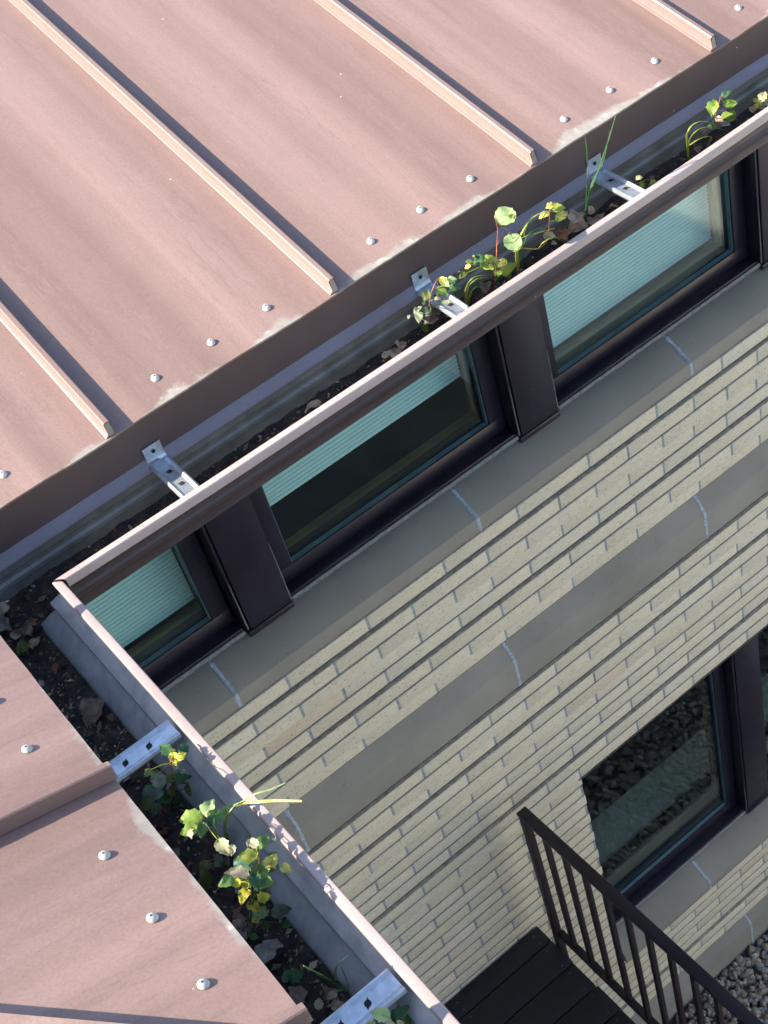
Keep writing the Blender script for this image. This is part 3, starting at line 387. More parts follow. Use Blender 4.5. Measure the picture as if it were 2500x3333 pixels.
# interior rooms behind the glass
m=MB()
def room(m,z0,z1,y0,y1):
    x0,x1=XL-.3,XR; v=[(x0,y0,z0),(x1,y0,z0),(x1,y1,z0),(x0,y1,z0),(x0,y0,z1),(x1,y0,z1),(x1,y1,z1),(x0,y1,z1)]
    m.add(v,[(0,1,2,3),(4,7,6,5),(1,5,6,2),(2,6,7,3),(3,7,4,0)],'room')
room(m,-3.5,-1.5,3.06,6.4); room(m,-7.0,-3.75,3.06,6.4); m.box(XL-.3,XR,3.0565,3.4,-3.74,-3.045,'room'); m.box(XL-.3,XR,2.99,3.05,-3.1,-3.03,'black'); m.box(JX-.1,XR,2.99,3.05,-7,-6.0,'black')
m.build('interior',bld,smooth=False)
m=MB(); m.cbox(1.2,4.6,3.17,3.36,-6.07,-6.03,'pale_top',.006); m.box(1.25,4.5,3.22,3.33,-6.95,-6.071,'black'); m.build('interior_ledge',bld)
m=MB(); m.box(XL-.2,8,1.80,2.99,-1.60,-1.56,'soffit'); m.box(XL-.2,8,2.90,3.1,-1.655,-1.598,'soffit'); m.build('soffit',bld)
# ------------------------------------------------------------------ roofs
def zmain(y): return ZE+SL*(y-YE)
def zwing(x): return ZE+SL*(XE-x)
def lin(a,b,n): return [a+(b-a)*i/n for i in range(n+1)]
SM=[-.0135+.4335*k for k in range(0,18)]; SW=[.78+.4196*k for k in range(0,8)]
def roof_grid(xs,ts,fy0,fy1,fz,mat,wing=False):
    V=[];Fc=[];nx=len(xs);nt_=len(ts)
    for x in xs:
        for t in ts:
            a=fy0(x); y=a+(fy1(x)-a)*t
            V.append((x,y))
    return V,nx,nt_
m=MB(); xs=lin(-4,.11,24)[:-1]+lin(.11,5.4,330)+lin(5.5,9,12); ts=[0,.002,.005,.01,.02,.035,.055,.08,.11,.15,.2,.26,.33,.41,.5,.6,.7,.8,.9,1]
V=[]
for x in xs:
    y0=max(YE,YE+XE-x)
    for t in ts:
        y=y0+(6.6-y0)*t; ed=math.exp(-(y-YE)/.05) if x>XE else 0
        wob=.0022*nz(x,0,1,5.5)+.0008*nz(x,0,4,19)
        V.append((x,y-ed*wob,zmain(y)+.0013*nz(x*9,y*.5,2)+.0006*nz(x*30,y,5)+ed*(.0018*nz(x,0,9,6))))
nt_=len(ts); Fc=[(i*nt_+j,(i+1)*nt_+j,(i+1)*nt_+j+1,i*nt_+j+1) for i in range(len(xs)-1) for j in range(nt_-1)]
m.add(V,Fc,'roof_main')
# hemmed drip edge: thin front and underside
e=[(i*nt_) for i in range(len(xs)) if xs[i]>=XE-.001]
E1=[V[i] for i in e]; E2=[(x,y+.0005,z-.0035) for x,y,z in E1]; E3=[(x,GY+.004,z-.004) for x,y,z in E1]
k=len(E1); m.add(E1+E2+E3,[(i,k+i,k+i+1,i+1) for i in range(k-1)]+[(k+i,2*k+i,2*k+i+1,k+i+1) for i in range(k-1)],'roof_main')
roof=m.build('roof',bld)
def seam_poly(): return [(-.006,.0003),(-.0035,.0022),(-.0012,.003),(0,.0055),(0,.0225),(.0018,.0248),(.0092,.0248),(.011,.0232),(.011,.0003)]
def seam_main(x0):
    m=MB(); P=seam_poly(); ys=[1.7725,1.7745]+lin(1.9,6.5,10); V=[]; n=len(P)
    for i,y in enumerate(ys):
        for a,b in P: V.append((x0+a+.0012*nz(y*2,x0),y+(.0035 if i==0 and b>.02 else 0),zmain(y)+b+.0003))
    Fc=[(i*n+j,i*n+(j+1)%n,(i+1)*n+(j+1)%n,(i+1)*n+j) for i in range(len(ys)-1) for j in range(n)]
    m.add(V,Fc,'roof_main'); m.add([(x0+.0018,1.7722,zmain(1.7725)+.003),(x0+.0092,1.7722,zmain(1.7725)+.003),(x0+.0092,1.7722+.003,zmain(1.7725)+.0222),(x0+.0018,1.7722+.003,zmain(1.7725)+.0222)],[(0,1,2,3)],'galv_old')
    m.add([V[j] for j in range(n)],[tuple(range(n))],'roof_main')
    return m.build('standing_seam',roof)
for s in SM: seam_main(s)
def screw(parent,p,tilt):
    m=MB(); pr=[(0,.0056),(.0022,.0055),(.0042,.0046),(.0057,.0030),(.0066,.0012),(.0068,0),(.0,0)]; k=16; V=[];Fc=[]
    for i,(r,h) in enumerate(pr):
        for j in range(k): V.append((r*math.cos(2*PI*j/k),r*math.sin(2*PI*j/k),h))
    for i in range(len(pr)-1):
        for j in range(k): Fc.append((i*k+j,(i+1)*k+j,(i+1)*k+(j+1)%k,i*k+(j+1)%k))
    m.add([(p[0]+a,p[1]+b,p[2]+c+tilt[0]*a+tilt[1]*b) for a,b,c in V],Fc,'screw_cap')
    s=.0011; m.box(p[0]-s,p[0]+s,p[1]-s,p[1]+s,p[2]+.0045,p[2]+.0059,'black')
    return m.build('screw',parent)
p0=(.537,1.818,zmain(1.818)+.0012); s0=screw(roof,p0,(0,SL))
for x in [.259,.151,.645,.754,.970,1.077,1.186,1.402,1.512,1.624,1.838,1.948,2.058,2.27,2.38,2.49]:
    c=clone(s0,roof,(x-p0[0],.004*nz(x*9),0)); 
# fascia with drip kick; the kick's colour holds the sky's reflection
def fascia(ax,parent,a0,a1):
    m=MB(); P=[(.002,-1.352),(.004,-1.4350),(.0165,-1.4535),(.0168,-1.4548),(.0155,-1.4552),(.002,-1.4400),(-.004,-1.438),(-.004,-1.352)]
    ns=120 if ax=='x' else 40; V=[]; n=len(P)
    for i in range(ns+1):
        a=a0+(a1-a0)*i/ns; w=.0016*nz(a*5,3)+.0008*nz(a*15,7)
        for v,z_ in P:
            vv=v+w*(1 if z_<-1.40 else .4); V.append((a,GY-vv,z_) if ax=='x' else (GX+vv,a,z_))
    Fc=[(i*n+j,i*n+(j+1)%n,(i+1)*n+(j+1)%n,(i+1)*n+j) for i in range(ns) for j in range(n)]; m.add(V,[f for k,f in enumerate(Fc) if k%n!=1],'fascia_paint'); m.add(V,[f for k,f in enumerate(Fc) if k%n==1],'kick_sky_sheen'); return m.build('fascia',parent)
fascia('x',bld,GX,5.4)
GP=[(.1262,-1.4385),(.1260,-1.4355),(.1264,-1.4325),(.1280,-1.4308),(.1365,-1.4300),(.1385,-1.4306),(.1396,-1.4325),(.1400,-1.4350),(.1400,-1.4470),(.1375,-1.4510),(.1290,-1.4590),(.1225,-1.4660),(.1170,-1.4730),(.1125,-1.4775),(.1120,-1.4860),(.1145,-1.4905),(.1125,-1.4950),(.1055,-1.5030),(.1010,-1.5085),(.0940,-1.5180),(.0870,-1.5260),(.0845,-1.5320),(.0840,-1.5470),(.0820,-1.5490),(.0,-1.549),(.0005,-1.502),(.0045,-1.498),(.0045,-1.492),(.0005,-1.488),(.0005,-1.480),(.0035,-1.476),(.0035,-1.464),(.0,-1.459),(.0,-1.425)]
def bow(x):
    K=[(.2,0),(.5,.008),(.9,.0125),(1.2,.0135),(1.53,.012),(1.75,.008),(2.3,.004),(9,.004)]
    for (a,p),(b_,q) in zip(K[:-1],K[1:]):
        if x<=b_:
            t=max(0,(x-a)/(b_-a)); return p+(q-p)*t
    return .004
def gutter(ax,parent,far,corner=True):
    n=len(GP); nrm=[]
    for i in range(n):
        a=Vector(GP[max(i-1,0)]); b=Vector(GP[min(i+1,n-1)]); d=(b-a).normalized(); nrm.append(Vector((d.y,-d.x)))
    T=.0012; V=[];Fc=[];m=MB(); N_=140
    st=lambda v: (GX+v if ax=='x' else GY-v)
    rings=[]
    for i in range(N_+1):
        t=i/N_; ro=[];ri=[]
        for k,(v,z_) in enumerate(GP):
            a0=st(v)+((.004 if ax=='x' else -.003) if k<9 else 0); a=a0+(far-a0)*t
            dv=(.0009*nz(a*2.2,11 if ax=='x' else 5)+(bow(a)*(v-.08)/.06 if ax=='x' else 0))*(1 if v>.08 else 0); dz=.0008*nz(a*1.7,2)*(1 if v>.08 else 0)
            for L,o in ((ro,0),(ri,T)):
                vv=v+nrm[k].x*o+dv; zz=z_+nrm[k].y*o+dz
                L.append((a,GY-vv,zz) if ax=='x' else (GX+vv,a,zz))
        rings.append(ro+ri)
    for r in rings: V+=r
    q=2*n
    def quad(i,a,b): return (i*q+a,i*q+b,(i+1)*q+b,(i+1)*q+a)
    outer=[];inner=[]
    for i in range(N_):
        for k in range(n-1):
            outer.append(quad(i,k,k+1))
            (outer if k<7 else inner).append(quad(i,n+k,n+k+1))
        outer.append(quad(i,0,n)); outer.append(quad(i,n-1,2*n-1))
    m.add(V,[f for f in outer if (f[1]%q)>8 and (f[1]%q)<n],'brown_paint_shaded'); m.add(V,[f for f in outer if not((f[1]%q)>8 and (f[1]%q)<n)],'lip_paint_sunlit'); m.add(V,inner,'galv_old' if ax=='x' else 'galv')
    for i in (0,N_): m.add(V[i*q:(i+1)*q],[(k,k+1,n+k+1,n+k) for k in range(n-1)],'brown_paint_shaded')
    return m.build('gutter',parent)
def hanger(ax,parent,c,W=.034,tab=True,slope=.008):
    m=MB(); h=W/2; P=[]
    def pt(u,v,z_): return (c+u,GY-v,z_) if ax=='x' else (GX+v,c+u,z_)
    # section across the strap: flat web with rolled ribs along both edges
    sec=[(-h,-.0045),(-h-.0012,-.001),(-h,.0022),(-h+.003,.0034),(-h+.0055,.0018),(-h+.008,0),(-h*.2,-.0002),(h-.008,0),(h-.0055,.0018),(h-.003,.0034),(h,.0022),(h+.0012,-.001),(h,-.0045)]
    path=[(.0145,0)]+[(.018+.0095*i,0) for i in range(12)]
    V=[];n=len(sec);T=.0013
    for (v,_) in path:
        z0=-1.4465-slope*(v-.014)/.11
        for u,q in sec: V.append(pt(u,v,z0+q))
        for u,q in sec: V.append(pt(u,v,z0+q-T))
    Fc=[]
    for i in range(len(path)-1):
        a=i*2*n;b=(i+1)*2*n
        for k in range(n-1): Fc.append((a+k,b+k,b+k+1,a+k+1)); Fc.append((a+n+k,a+n+k+1,b+n+k+1,b+n+k))
        Fc.append((a,a+n,b+n,b)); Fc.append((a+n-1,b+n-1,b+2*n-1,a+2*n-1))
    m.add(V,Fc,'galv_new')
    # upright tab curving up the fascia
    tp=[(.0145,-1.4465),(.0105,-1.4450),(.0082,-1.4415),(.0072,-1.4360),(.0068,-1.4280),(.0066,-1.4140)]; V=[]
    for v,z_ in tp:
        for u in (-h*.97,-h*.4,h*.4,h*.97): V.append(pt(u,v,z_)); 
        for u in (-h*.97,-h*.4,h*.4,h*.97): V.append(pt(u,v-.0014,z_-.0005))
    Fc=[]
    for i in range(len(tp)-1):
        a=i*8;b=a+8
        for k in range(3): Fc.append((a+k,b+k,b+k+1,a+k+1)); Fc.append((a+4+k,a+5+k,b+5+k,b+4+k))
        Fc.append((a,a+4,b+4,b)); Fc.append((a+3,b+3,b+7,a+7))
    a=(len(tp)-1)*8; Fc.append((a,a+1,a+2,a+3,a+7,a+6,a+5,a+4)); m.add(V,Fc,'galv_new')
    def hole(v,z_,upr=False):
        pts=[]
        for j in range(20):
            an=2*PI*j/20; r=.0042 if not upr else .0036; x_=math.cos(an)*r; y_=math.sin(an)*r
            if not upr and j in (3,13): x_*=1.75; y_*=1.9
            pts.append((x_,y_))
        if upr: m.add([pt(a,.0079,z_+b) for a,b in pts],[tuple(range(20))],'black')
        else: m.add([pt(b,v+a,-1.4465-slope*(v+a-.014)/.11+.0006) for a,b in pts],[tuple(range(20))],'black')
    hole(.045,0); hole(.082,0); hole(0,-1.4265,True)
    o=m.build('hanger',parent); return o
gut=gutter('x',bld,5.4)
hk=hanger('x',gut,.477)
for x in (1.026,1.430,2.02,2.6): clone(hk,gut,(x-.477,0,0))
# ------------------------------------------------------------------ wing on the left
wing=thing('building_wing','wing roof of brown standing-seam steel with weedy galvanised-lined gutter running toward the viewer','building',(-2.5,.5,GR))
m=MB(); ys=lin(-.9,.62,4)[:-1]; 
yc=lambda x: .874-.95*x if False else .769+(XE-x)*1.0
V=[];Fc=[];xs=[]; 
def yhip(x): return .80-.94*x
R_=lin(yhip(XE),1.88,110)
cols=lin(0,1,40)
# upper sheet: region above the hip line, eave at x=XE
us=[0,.002,.005,.01,.02,.03,.045,.065,.09,.12,.16,.2,.25,.3,.36,.43,.5,.58,.66,.75,.85,1]
V=[]
for i,t in enumerate(lin(0,1,170)):
    for u in us:
        x=XE-u*2.6; ylo=yhip(x); yhi=1.88-x; 
        y=ylo+(yhi-ylo)*t
        ed=math.exp(-(XE-x)/.05); wob=.0012*nz(0,y,1,4)+.0004*nz(0,y,4,21)
        V.append((x+ed*wob,y,zwing(x)+.0014*nz(x*.5,y*9,2)+.0006*nz(x,y*28,5)+ed*.001*nz(0,y,9,5)))
n_=len(us); Fc=[(i*n_+j,i*n_+j+1,(i+1)*n_+j+1,(i+1)*n_+j) for i in range(170) for j in range(n_-1)]
m.add(V,Fc,'roof_wing')
E1=[V[i*n_] for i in range(171)]; E2=[(x+.0004,y,z-.0035) for x,y,z in E1]; E3=[(GX-.004,y,z-.004) for x,y,z in E1]; k=171
m.add(E1+E2+E3,[(i,i+1,k+i+1,k+i) for i in range(k-1)]+[(k+i,k+i+1,2*k+i+1,2*k+i) for i in range(k-1)],'roof_wing')
H1=[V[j] for j in range(n_)]; H2=[(x,y+.0005,z-.03) for x,y,z in H1]; m.add(H1+H2,[(j,j+1,n_+j+1,n_+j) for j in range(n_-1)],'roof_wing')
wroof=m.build('roof',wing)
m=MB(); g=[];
for i in range(13):
    x=XE-.035-i*.21; y=.832-.94*x; z=zwing(x)+.040; g.append((x,y,z))
lo=[(x,y-1.6,z-.27*1.6) for x,y,z in g]; m.add(g+lo,[(i,i+1,14+i-0,13+i) if False else (i,i+1,13+i+1,13+i) for i in range(12)],'roof_wing'); lw=[(x,y,z-.045) for x,y,z in g]; m.add(g+lw,[(i,13+i,14+i,i+1) for i in range(12)],'roof_wing')
m.build('hip_flashing',wing)
def seam_wing(y0):
    m=MB(); P=[(-a,b) for a,b in seam_poly()]; V=[];n=len(P); xs=[XE+.004,XE+.002]+lin(0,-2.2,8)
    for i,x in enumerate(xs):
        for a,b in P: V.append((x,y0+.011+a+.0012*nz(x*3,y0),zwing(x)+b*1.07+.0003))
    Fc=[(i*n+j,(i+1)*n+j,(i+1)*n+(j+1)%n,i*n+(j+1)%n) for i in range(len(xs)-1) for j in range(n)]
    m.add(V,Fc,'roof_wing'); m.add([V[j] for j in range(n)],[tuple(range(n))],'roof_wing')
    return m.build('standing_seam',wroof)
for s in SW[:6]:
    seam_wing(s)
q0=(.049,1.311,zwing(.049)+.0012); s1=screw(wroof,q0,(-SL,0))
for x,y in ((.050,1.417),(.047,1.101),(.048,.991),(.049,.884),(.05,1.52),(.05,1.73)): clone(s1,wroof,(x-q0[0],y-q0[1],zwing(x)-zwing(.049)))
fascia('y',wing,.60,GY-.02)
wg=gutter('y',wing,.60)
h2=hanger('y',wg,1.302,slope=0); clone(h2,wg,(0,.811-1.302,0))
# wing wall below (cream brick, mostly hidden under its own eave)
m=MB(); x=-1.0
random.seed(9); z=-1.75; k=0
while z>GR:
    y=-3.2+(.15 if k%2 else 0)
    while y<2.7:
        m.box(x-.09,x,y+.004,min(y+.2995,2.78),z-.0615,z,'brick'); y+=.3035
    z-=.0655; k+=1
m.box(x-.3,x-.004,-3.2,2.79,GR,-1.6,'mortar'); m.build('wall',wing)
m=MB(); m.box(-1.3,GX-.006,.6,2.2,-1.60,-1.56,'soffit'); m.build('soffit',wing)
m=MB(); V=[(-2.49,-3,zwing(-2.5)-.02),(-2.49,4.3,zwing(-2.5)-.02),(-5,4.3,-1.5),(-5,-3,-1.5)]
m.add(V,[(0,1,2,3)],'roof_wing'); m.box(-5,-1.3,-3,4,GR,-1.7,'brick'); m.build('rear_slope',wing)
# silicone patch at the inside corner of the gutter
m=MB(); pts=[(GX-.03+i*.0072,GY-.012-.0035*math.sin(i*.5)-.022*(1-i/14)**2,-1.512-.002*nz(i*.8)) for i in range(15)]
m.tube(pts,.0045,.0018,'sealant',7,.6); so_=m.build('sealant_bead',wg)
# ------------------------------------------------------------------ leaf litter on the gutter floors (uncountable)
m=MB(); random.seed(12)
def zdeb(x,y,v): return -1.5265+.0055*nz(x*22,y*22,3)+.004*nz(x*60,y*60,5)+.004*nz(x*5,y*5,1)+.006*max(0,1-v/.02)
nx=900; V=[]
xs=lin(GX-.3,5.35,nx); vs=lin(.001,.0828,14)
for x in xs:
    for v in vs:
        y=GY-v; V.append((x,y,zdeb(x,y,v)-(0.004 if v>.081 else 0)))
m.add(V,[(i*15+j,(i+1)*15+j,(i+1)*15+j+1,i*15+j+1) for i in range(nx) for j in range(14)],'soil')
V=[]; ys=lin(.6,1.71,180)
for y in ys:
    for v in vs:
        x=GX+v; V.append((x,y,zdeb(x,y,v)+.0005-(0.004 if v>.081 else 0)))
m.add(V,[(i*15+j,(i+1)*15+j,(i+1)*15+j+1,i*15+j+1) for i in range(180) for j in range(14)],'soil')
for k_ in ('brn','rust','tan','gray'): leafmat(k_)
for i in range(5200):
    if random.random()<.55: x=random.uniform(GX,3.6); v=random.uniform(.002,.081); y=GY-v
    else: y=random.uniform(.62,1.78); v=random.uniform(.002,.081); x=GX+v
    s=random.uniform(.0012,.0042)*(2.4 if random.random()<.10 else 1); z=zdeb(x,y,v)+s*.35
    a=random.uniform(0,PI); t=random.uniform(-.9,.9); c,sn=math.cos(a),math.sin(a); mt=random.choices(['soil','leaf_brn','leaf_rust','leaf_tan','leaf_gray'],[52,24,9,7,8])[0]
    w=s*random.uniform(.3,.8); h=s*t
    p=[(x+c*s,y+sn*s,z+h*.6),(x-sn*w,y+c*w,z+random.uniform(-.4,.4)*s),(x-c*s,y-sn*s,z-h*.4),(x+sn*w,y-c*w,z+random.uniform(-.2,.6)*s),(x,y,z-s*.5)]
    m.add(p,[(0,1,2,3),(0,1,4),(1,2,4),(2,3,4),(3,0,4)],mt)
lit=m.build('leaf_litter',None,smooth=False,merge=False); tag(lit,'dark wet leaf litter and soil silting up both gutters','leaf litter',kind='stuff')
# ------------------------------------------------------------------ leaves and plants
CAMV=Vector((0,0,0))
def leaf_geo(m,center,size,mat,tip,nrm,shape='ovate',curl=.25,seed=0,fold=.35):
    r=random.Random(seed); tip=tip.normalized(); nrm=(nrm-tip*nrm.dot(tip)).normalized(); side=tip.cross(nrm)
    n=9; L=size; asp={'ovate':.72,'round':.95,'lance':.38,'lobed':.8,'dead':.7}[shape]; V=[];cols_=5
    tw=r.uniform(-.5,.5); 
    for i in range(n+1):
        t=i/n
        wd=math.sin(PI*min(1,t**.72))**.8*asp*.5*L if shape!='round' else math.sqrt(max(0,1-(2*t-1)**2))*asp*.5*L
        if shape=='lobed': wd*=(.55+.55*abs(math.sin(t*PI*2.3+.4)))
        if shape in('ovate','dead'): wd*=1+.10*math.sin(t*23+seed)
        wd=max(wd,.02*L if i in(0,n) else 0)
        for j in range(cols_):
            q=(j-2)/2; ww=wd*(1+.10*r.uniform(-1,1)*(abs(q)==1))
            h=abs(q)**1.2*ww*fold + curl*L*(-(t-.35)**2)*1.4+ .05*L*math.sin(t*9+q*3+seed)+ tw*q*ww*.5*t
            V.append(center+tip*((t-.5)*L)+side*(q*ww)+nrm*h)
    m.add(V,[(i*cols_+j,(i+1)*cols_+j,(i+1)*cols_+j+1,i*cols_+j+1) for i in range(n) for j in range(cols_-1)],leafmat(mat))
def smooth_path(pts,k=5):
    P=[Vector(p) for p in pts]
    if len(P)<3: return P
    out=[]
    for i in range(len(P)-1):
        a=P[max(i-1,0)];b=P[i];c=P[i+1];d=P[min(i+2,len(P)-1)]
        for s in range(k):
            t=s/k; out.append(.5*((2*b)+(c-a)*t+(2*a-5*b+4*c-d)*t*t+(3*b-a-3*c+d)*t**3))
    out.append(P[-1]); return out
INFO={
'P8':('seedling','bright green red-stemmed seedling with lobed leaves at the top right of the long gutter','seedling'),
'P7':('grass_tuft','arching yellow-green grass tuft just below the bright green red-stemmed seedling at top right','grass tuft'),
'P6':('seedling','tiny wilted yellow seedling directly beside the rightmost hanger of the long gutter','seedling'),
'P9':('seedling','pale withered seedling cut by the right edge of the photo','seedling'),
'P5':('grass_tuft','tall upright dark green grass blades crossing the rightmost hanger strap','grass tuft'),
'P4':('seedling','drooping yellow seedling on a short red stem between tall grass and arching grass','seedling'),
'P2':('seedling','tallest red-stemmed seedling in the long gutter, round pale leaves','seedling'),
'P3':('grass_tuft','large arching grass tuft right of the tallest red-stemmed seedling, one blade over the lip','grass tuft'),
'P1c':('grass_tuft','low hooped yellow-green grass just right of the middle hanger','grass tuft'),
'P1':('seedling','small red-stemmed seedling growing in front of the middle hanger strap','seedling'),
'P1b':('seedling','dull grey-green seedling left of the middle hanger among dead leaves','seedling'),
'Q1':('seedling','bushy seedling with bright yellow top leaves beside the upper hanger of the near gutter','seedling'),
'Q2':('seedling','leaning dark-red stem with big bright green leaves in the near gutter','seedling'),
'Q2b':('seedling','low seedling with drooping olive leaves beside the near roof edge','seedling'),
'Q3':('grass_tuft','grass tuft with long yellow blade reaching over the near gutter lip','grass tuft'),
'Q4':('seedling','largest bushy seedling in the near gutter with spotted yellow and grey leaves','seedling'),
'Q5':('seedling','small dark green two-leaved sprout low down in the near gutter','seedling'),
'Q5g':('grass_tuft','short flat grass blades beside the lower hanger of the near gutter','grass tuft'),
'Q6':('seedling','bright green seedling below the lower hanger at the bottom edge','seedling')}
for key,(base,leaves,stems) in PLANTS.items():
    nm,lab,cat=INFO[key]; B_=Vector(base); B_.z-=.004
    t=thing(nm,lab,cat,B_,'weeds growing in the gutters'); seed=sum(map(ord,key))
    allp=[]
    for i,(pts,wd,c) in enumerate(stems):
        P=smooth_path(pts)
        if key.startswith('Q') or key.startswith('P'):
            r=random.Random(seed+i); d=r.uniform(-.010,.010)
            P=[p+Vector((0,d*(j/len(P)),0)) for j,p in enumerate(P)]
        m=MB(); grass=nm=='grass_tuft'; m.tube(P,wd*(.62 if not grass else 1.0),wd*(.38 if not grass else .35),leafmat(c),7,1 if not grass else .5)
        m.build('blade' if grass else 'stem',t); allp+=P
    rr=random.Random(seed*7)
    for i,(x,y,z,s,c) in enumerate(leaves):
        C_=Vector((x,y,z)); near=min(allp,key=lambda p:(p-C_).length) if allp else B_
        C_=C_+Vector((0,rr.uniform(-.008,.006),0)); C_.z=max(C_.z,-1.513)
        v=-C_; v.normalize(); nr=(Vector((rr.uniform(-.6,.6),rr.uniform(-.5,.3),1.0))+v*rr.uniform(.5,1.1)).normalized()
        tip=C_-near
        if tip.length<.005: tip=Vector((rr.uniform(-1,1),rr.uniform(-1,1),.1))
        tip=tip.normalized()+Vector((rr.uniform(-.5,.5),rr.uniform(-.5,.5),rr.uniform(-.5,.1)))*.6
        nproj=(tip-nr*tip.dot(nr)).normalized(); m=MB()
        sh='round' if c in('g2','pale2') and s>.022 else rr.choice(['ovate','ovate','lobed']) if c in('g1','yel','cream','yelb') else 'ovate'
        leaf_geo(m,C_,s*(1.2 if key[0]=='P' else 1.05 if c=='cream' else 1.22),c,nproj,nr,sh,rr.uniform(.0,.5),seed+i*3,rr.uniform(.1,.5))
        st=C_-nproj*s*.55
        if (st-near).length>.004: m.tube([near,(near+st)/2+Vector((0,0,.002)),st],.0006,.0005,leafmat('olive' if c in('dull','g3','g4','gb','dg') else 'gy'),5)
        m.build('leaf',t)
        if rr.random()<.55:
            m=MB(); o2=Vector((rr.uniform(-.014,.014),rr.uniform(-.012,.012),rr.uniform(-.016,.004))); C2=C_+o2; C2.z=max(C2.z,-1.515)
            leaf_geo(m,C2,s*rr.uniform(.45,.75),rr.choice([c,c,'gy2','olive','dull','g3']),(nproj+Vector((rr.uniform(-1,1),rr.uniform(-1,1),0))).normalized(),(nr+Vector((rr.uniform(-.5,.5),rr.uniform(-.5,.5),0))).normalized(),'ovate',rr.uniform(0,.6),seed+i*3+1,rr.uniform(.2,.6))
            m.tube([near,C2],.0005,.0004,leafmat('olive'),5); m.build('leaf',t)
DL=['tan dead leaf just left of the middle hanger','curled tan dead leaf left of another, in the long gutter','dead leaf tucked behind two tan leaves left of the middle hanger','brown dead leaf under the grey-green seedling','brown dead leaf behind the hooped grass','upright pale dead leaf left of the tall grass base','wide tan dead leaf right of the tall grass base','large folded tan dead leaf in front of the tall grass','tiny curled tan leaf beneath the rightmost hanger','rusty dead leaf between yellow seedling and tall grass','small tan leaf behind the tall grass','lone tan dead leaf in the long gutter between left and middle hangers','brown dead leaf under the arching grass at top right','grey dead leaf under the bright green top right seedling','tan dead leaf near the right edge of the photo','brown leaf right below the arching grass blades','tan dead leaf lying at the left edge of the gutter corner','grey lobed dead leaf at the left photo edge in the gutter corner','oval tan dead leaf by the near roof edge in the corner','red-brown dead leaf in the gutter corner','brown curled leaf touching the red-brown leaf in the corner','pointed tan leaf in the gutter corner','olive folded leaf beside the pointed tan leaf in the corner','large brown dead leaf alone above the upper hanger of the near gutter','large lobed grey dead leaf beside the near roof edge','brown crumpled dead leaf below the dark green sprout','small cream leaf near the lower hanger','tan dead leaf touching the lower hanger of the near gutter','tan leaf under the biggest bushy seedling','grey leaf among the stems of the biggest bushy seedling','small tan leaf by the flat grass blades','brown leaf beside the near roof edge under the leaning seedling']
for i,(x,y,z,s,c) in enumerate(DEAD):
    r=random.Random(i*13+1); m=MB(); a=r.uniform(0,2*PI); C_=Vector((x,y,z+.003))
    leaf_geo(m,C_,s*1.35,c,Vector((math.cos(a),math.sin(a),r.uniform(-.25,.25))),Vector((r.uniform(-.5,.3),r.uniform(-.7,.2),1)),'lobed' if i in(5,6,7,17,24,25) else 'dead',r.uniform(.1,.6),i*5,r.uniform(.1,.6))
    o=m.build('dead_leaf',None,origin=(x,y,z)); tag(o,DL[i],'dead leaf','dead leaves lying in the gutters')
# ------------------------------------------------------------------ landing and railing
DZ=-5.37
deck=thing('wooden_deck','black plank landing against the brick wall below the gutter corner','deck',(.4,2.2,GR))
m0=MB(); y=2.790; edges=[2.790,2.6985,2.5645,2.4305,2.2965,2.1625,2.0285,1.8945,1.7605,1.6265,1.4925,1.3585]
for i in range(len(edges)-1):
    m=MB(); dx=[0,.0,-.003,.002,0,.003,-.002,0,0,.002,0][i]
    m.cbox(-.93,1.378+dx,edges[i+1]+.0028,edges[i]-.0015,DZ-.028,DZ+.0006*nz(i*3.1),'decking',.003)
    for x in (1.335,.93,.50,.1):
        for yy in ((edges[i+1]+.022,edges[i]-.022) if i else (edges[i+1]+.02,edges[i]-.03)):
            V=[(x+.0042*math.cos(a*PI/4)+.001*nz(i,x),yy+.0042*math.sin(a*PI/4),DZ+.0012) for a in range(8)]; V2=[(a,b,c-.004) for a,b,c in V]
            m.add(V+V2,[tuple(range(8))]+[(a,(a+1)%8,8+(a+1)%8,8+a) for a in range(8)],'deck_screw')
    m.build('deck_board',deck)
m=MB(); 
for x in (1.31,.5,-.3): m.cbox(x,x+.04,1.38,2.775,DZ-.22,DZ-.030,'decking',.002)
m.cbox(-.9,1.36,1.36,1.40,DZ-.22,DZ-.032,'decking',.002); m.build('joist',deck)
for x,y in ((1.25,1.45),(1.25,2.60),(-.7,1.45)): 
    m=MB(); m.cbox(x,x+.06,y,y+.06,GR-.05,DZ-.22,'decking',.003); m.build('deck_post',deck)
rail=thing('metal_railing','dark brown metal guard rail with square balusters along the side of the black landing','railing',(1.4,2.0,DZ-.2))
rp=[]
for y0 in (2.650,1.250):
    m=MB(); m.cbox(1.380,1.410,y0,y0+.030,-5.62,-4.452,'rail_paint',.003)
    m.build('post',rail)
m=MB(); m.cbox(1.379,1.4235,1.245,2.6905,-4.4535,-4.436,'rail_paint',.004); m.cbox(1.386,1.4165,1.25,2.684,-4.462,-4.4525,'rail_paint',.002); m.build('top_rail',rail)
m=MB(); m.cbox(1.3855,1.415,1.281,2.6495,-5.286,-5.260,'rail_paint',.003); m.build('bottom_rail',rail)
b0=None
for k in range(13):
    yy=2.566-.1032*k
    if b0 is None: m=MB(); m.cbox(1.391,1.4105,yy-.0095,yy+.0095,-5.2605,-4.4615,'rail_paint',.0018); b0=m.build('baluster',rail)
    elif yy>1.31: clone(b0,rail,(0,-.1032*k,0))
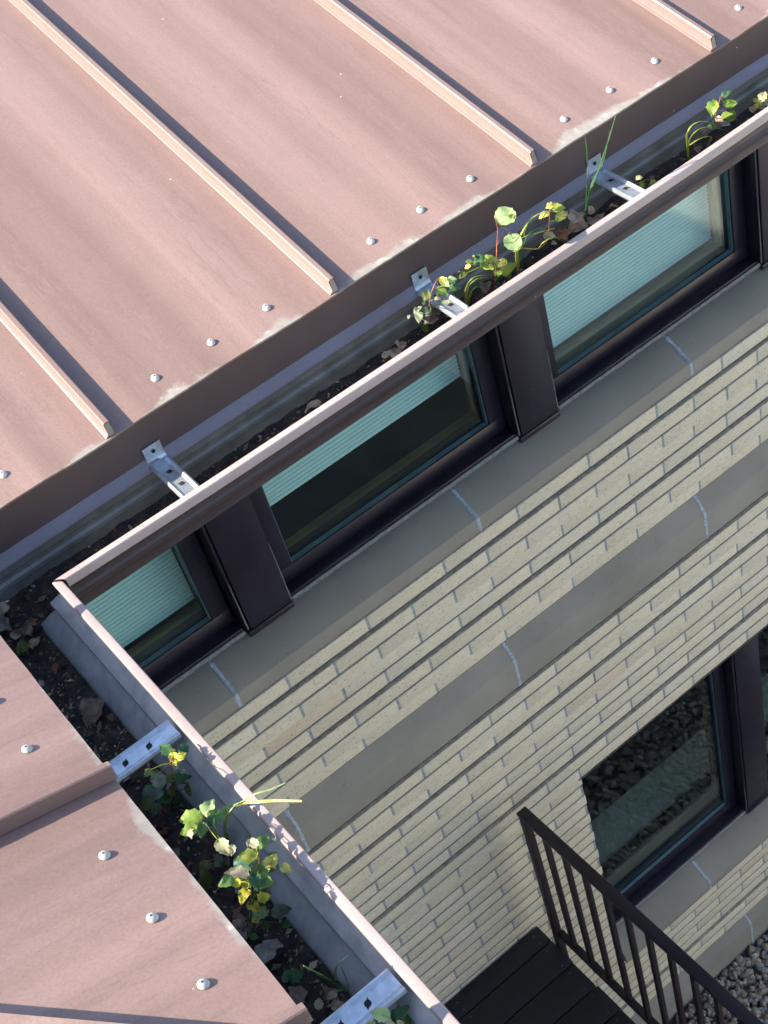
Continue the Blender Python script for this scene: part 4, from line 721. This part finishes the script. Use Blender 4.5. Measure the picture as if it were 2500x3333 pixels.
# ------------------------------------------------------------------ gravel bed and ground
ico=bmesh.new(); bmesh.ops.create_icosphere(ico,subdivisions=2,radius=1); IV=[v.co.copy() for v in ico.verts]; IF=[tuple(v.index for v in f.verts) for f in ico.faces]; ico.free()
protos=[]; random.seed(77)
for k in range(14):
    planes=[(Vector((random.gauss(0,1),random.gauss(0,1),random.gauss(0,1))).normalized(),random.uniform(.55,.9)) for _ in range(9)]
    P=[]
    for v in IV:
        p=v.copy()
        for nn,d in planes:
            q=p.dot(nn)
            if q>d: p=p-nn*(q-d)
        P.append(p)
    protos.append(P)
gv=[];gf=[]; cnt=0
for i in range(9500):
    x=random.uniform(1.15,4.1); y=random.uniform(1.0,2.738)
    if i%3==0: x=random.uniform(1.7,3.3); y=random.uniform(2.0,2.738)
    r=random.uniform(.010,.0225)*(1.2 if random.random()<.15 else 1)
    if x>3.0 and y<1.6 and random.random()<.5: continue
    z=GR-.012+random.uniform(-.012,.016); P=protos[i%14]
    from mathutils import Euler
    rot=Euler((random.uniform(0,6),random.uniform(0,6),random.uniform(0,6))).to_matrix(); s=Vector((r*random.uniform(.8,1.35),r,r*random.uniform(.6,.95)))
    o=len(gv)
    for p in P:
        q=rot@Vector((p.x*s.x,p.y*s.y,p.z*s.z)); gv.append((x+q.x,y+q.y,z+q.z))
    gf+= [(a+o,b+o,c+o) for a,b,c in IF]
m=MB(); m.add(gv,gf,'gravel'); gr=m.build('gravel',None,smooth=False,merge=False); tag(gr,'grey-brown crushed stone bed at the foot of the wall','gravel',kind='stuff')
m=MB(); m.add([(-300,-300,GR-.03),(300,-300,GR-.03),(300,300,GR-.03),(-300,300,GR-.03)],[(0,1,2,3)],'ground'); gd=m.build('ground',None,smooth=False); gd['kind']='structure'
m=MB(); m.box(4.35,60,-60,2.74,GR-.05,GR+.01,'bounce_pavement'); m.box(-.9,4.35,-60,.85,GR-.05,GR+.009,'ground'); pv=m.build('bounce_pavement',None); pv['kind']='structure'  # unseen pale paving added to bounce sun; near part darkened for window reflections
# unseen buildings added to bounce sunlight onto the shaded wall
def block(lab,x0,x1,y0,y1,zt,face):
    t=thing('bounce_building',lab,'building',((x0+x1)/2,(y0+y1)/2,GR)); m=MB(); m.box(x0,x1,y0,y1,GR-.05,zt,'brick'); wl=m.build('wall',t)
    m=MB(); m.box(x0-.3,x1+.3,y0-.3,y1+.3,zt,zt+.12,'roof_main'); m.build('roof',t)
    for k in range(5):
        for lv in (GR+1.0,GR+3.4):
            m=MB(); s=(y1-y0)/5 if face=='x' else (x1-x0)/5
            if face=='x': a=y0+s*k+s*.3; m.box(x0-.03,x0+.05,a,a+s*.4,lv,lv+1.1,'frame_paint')
            else: a=x0+s*k+s*.3; m.box(a,a+s*.4,y1-.05,y1+.03,lv,lv+1.1,'frame_paint')
            m.build('window',t)
block('unseen long cream brick building added on the right to bounce sunlight',9.5,14,-14,2.6,-.8,'x')
block('unseen cream brick building added behind the viewer to bounce sunlight',2.0,16,-22,-17,-.8,'y')
for o in bpy.data.objects:
    if '_o' in o: del o['_o']
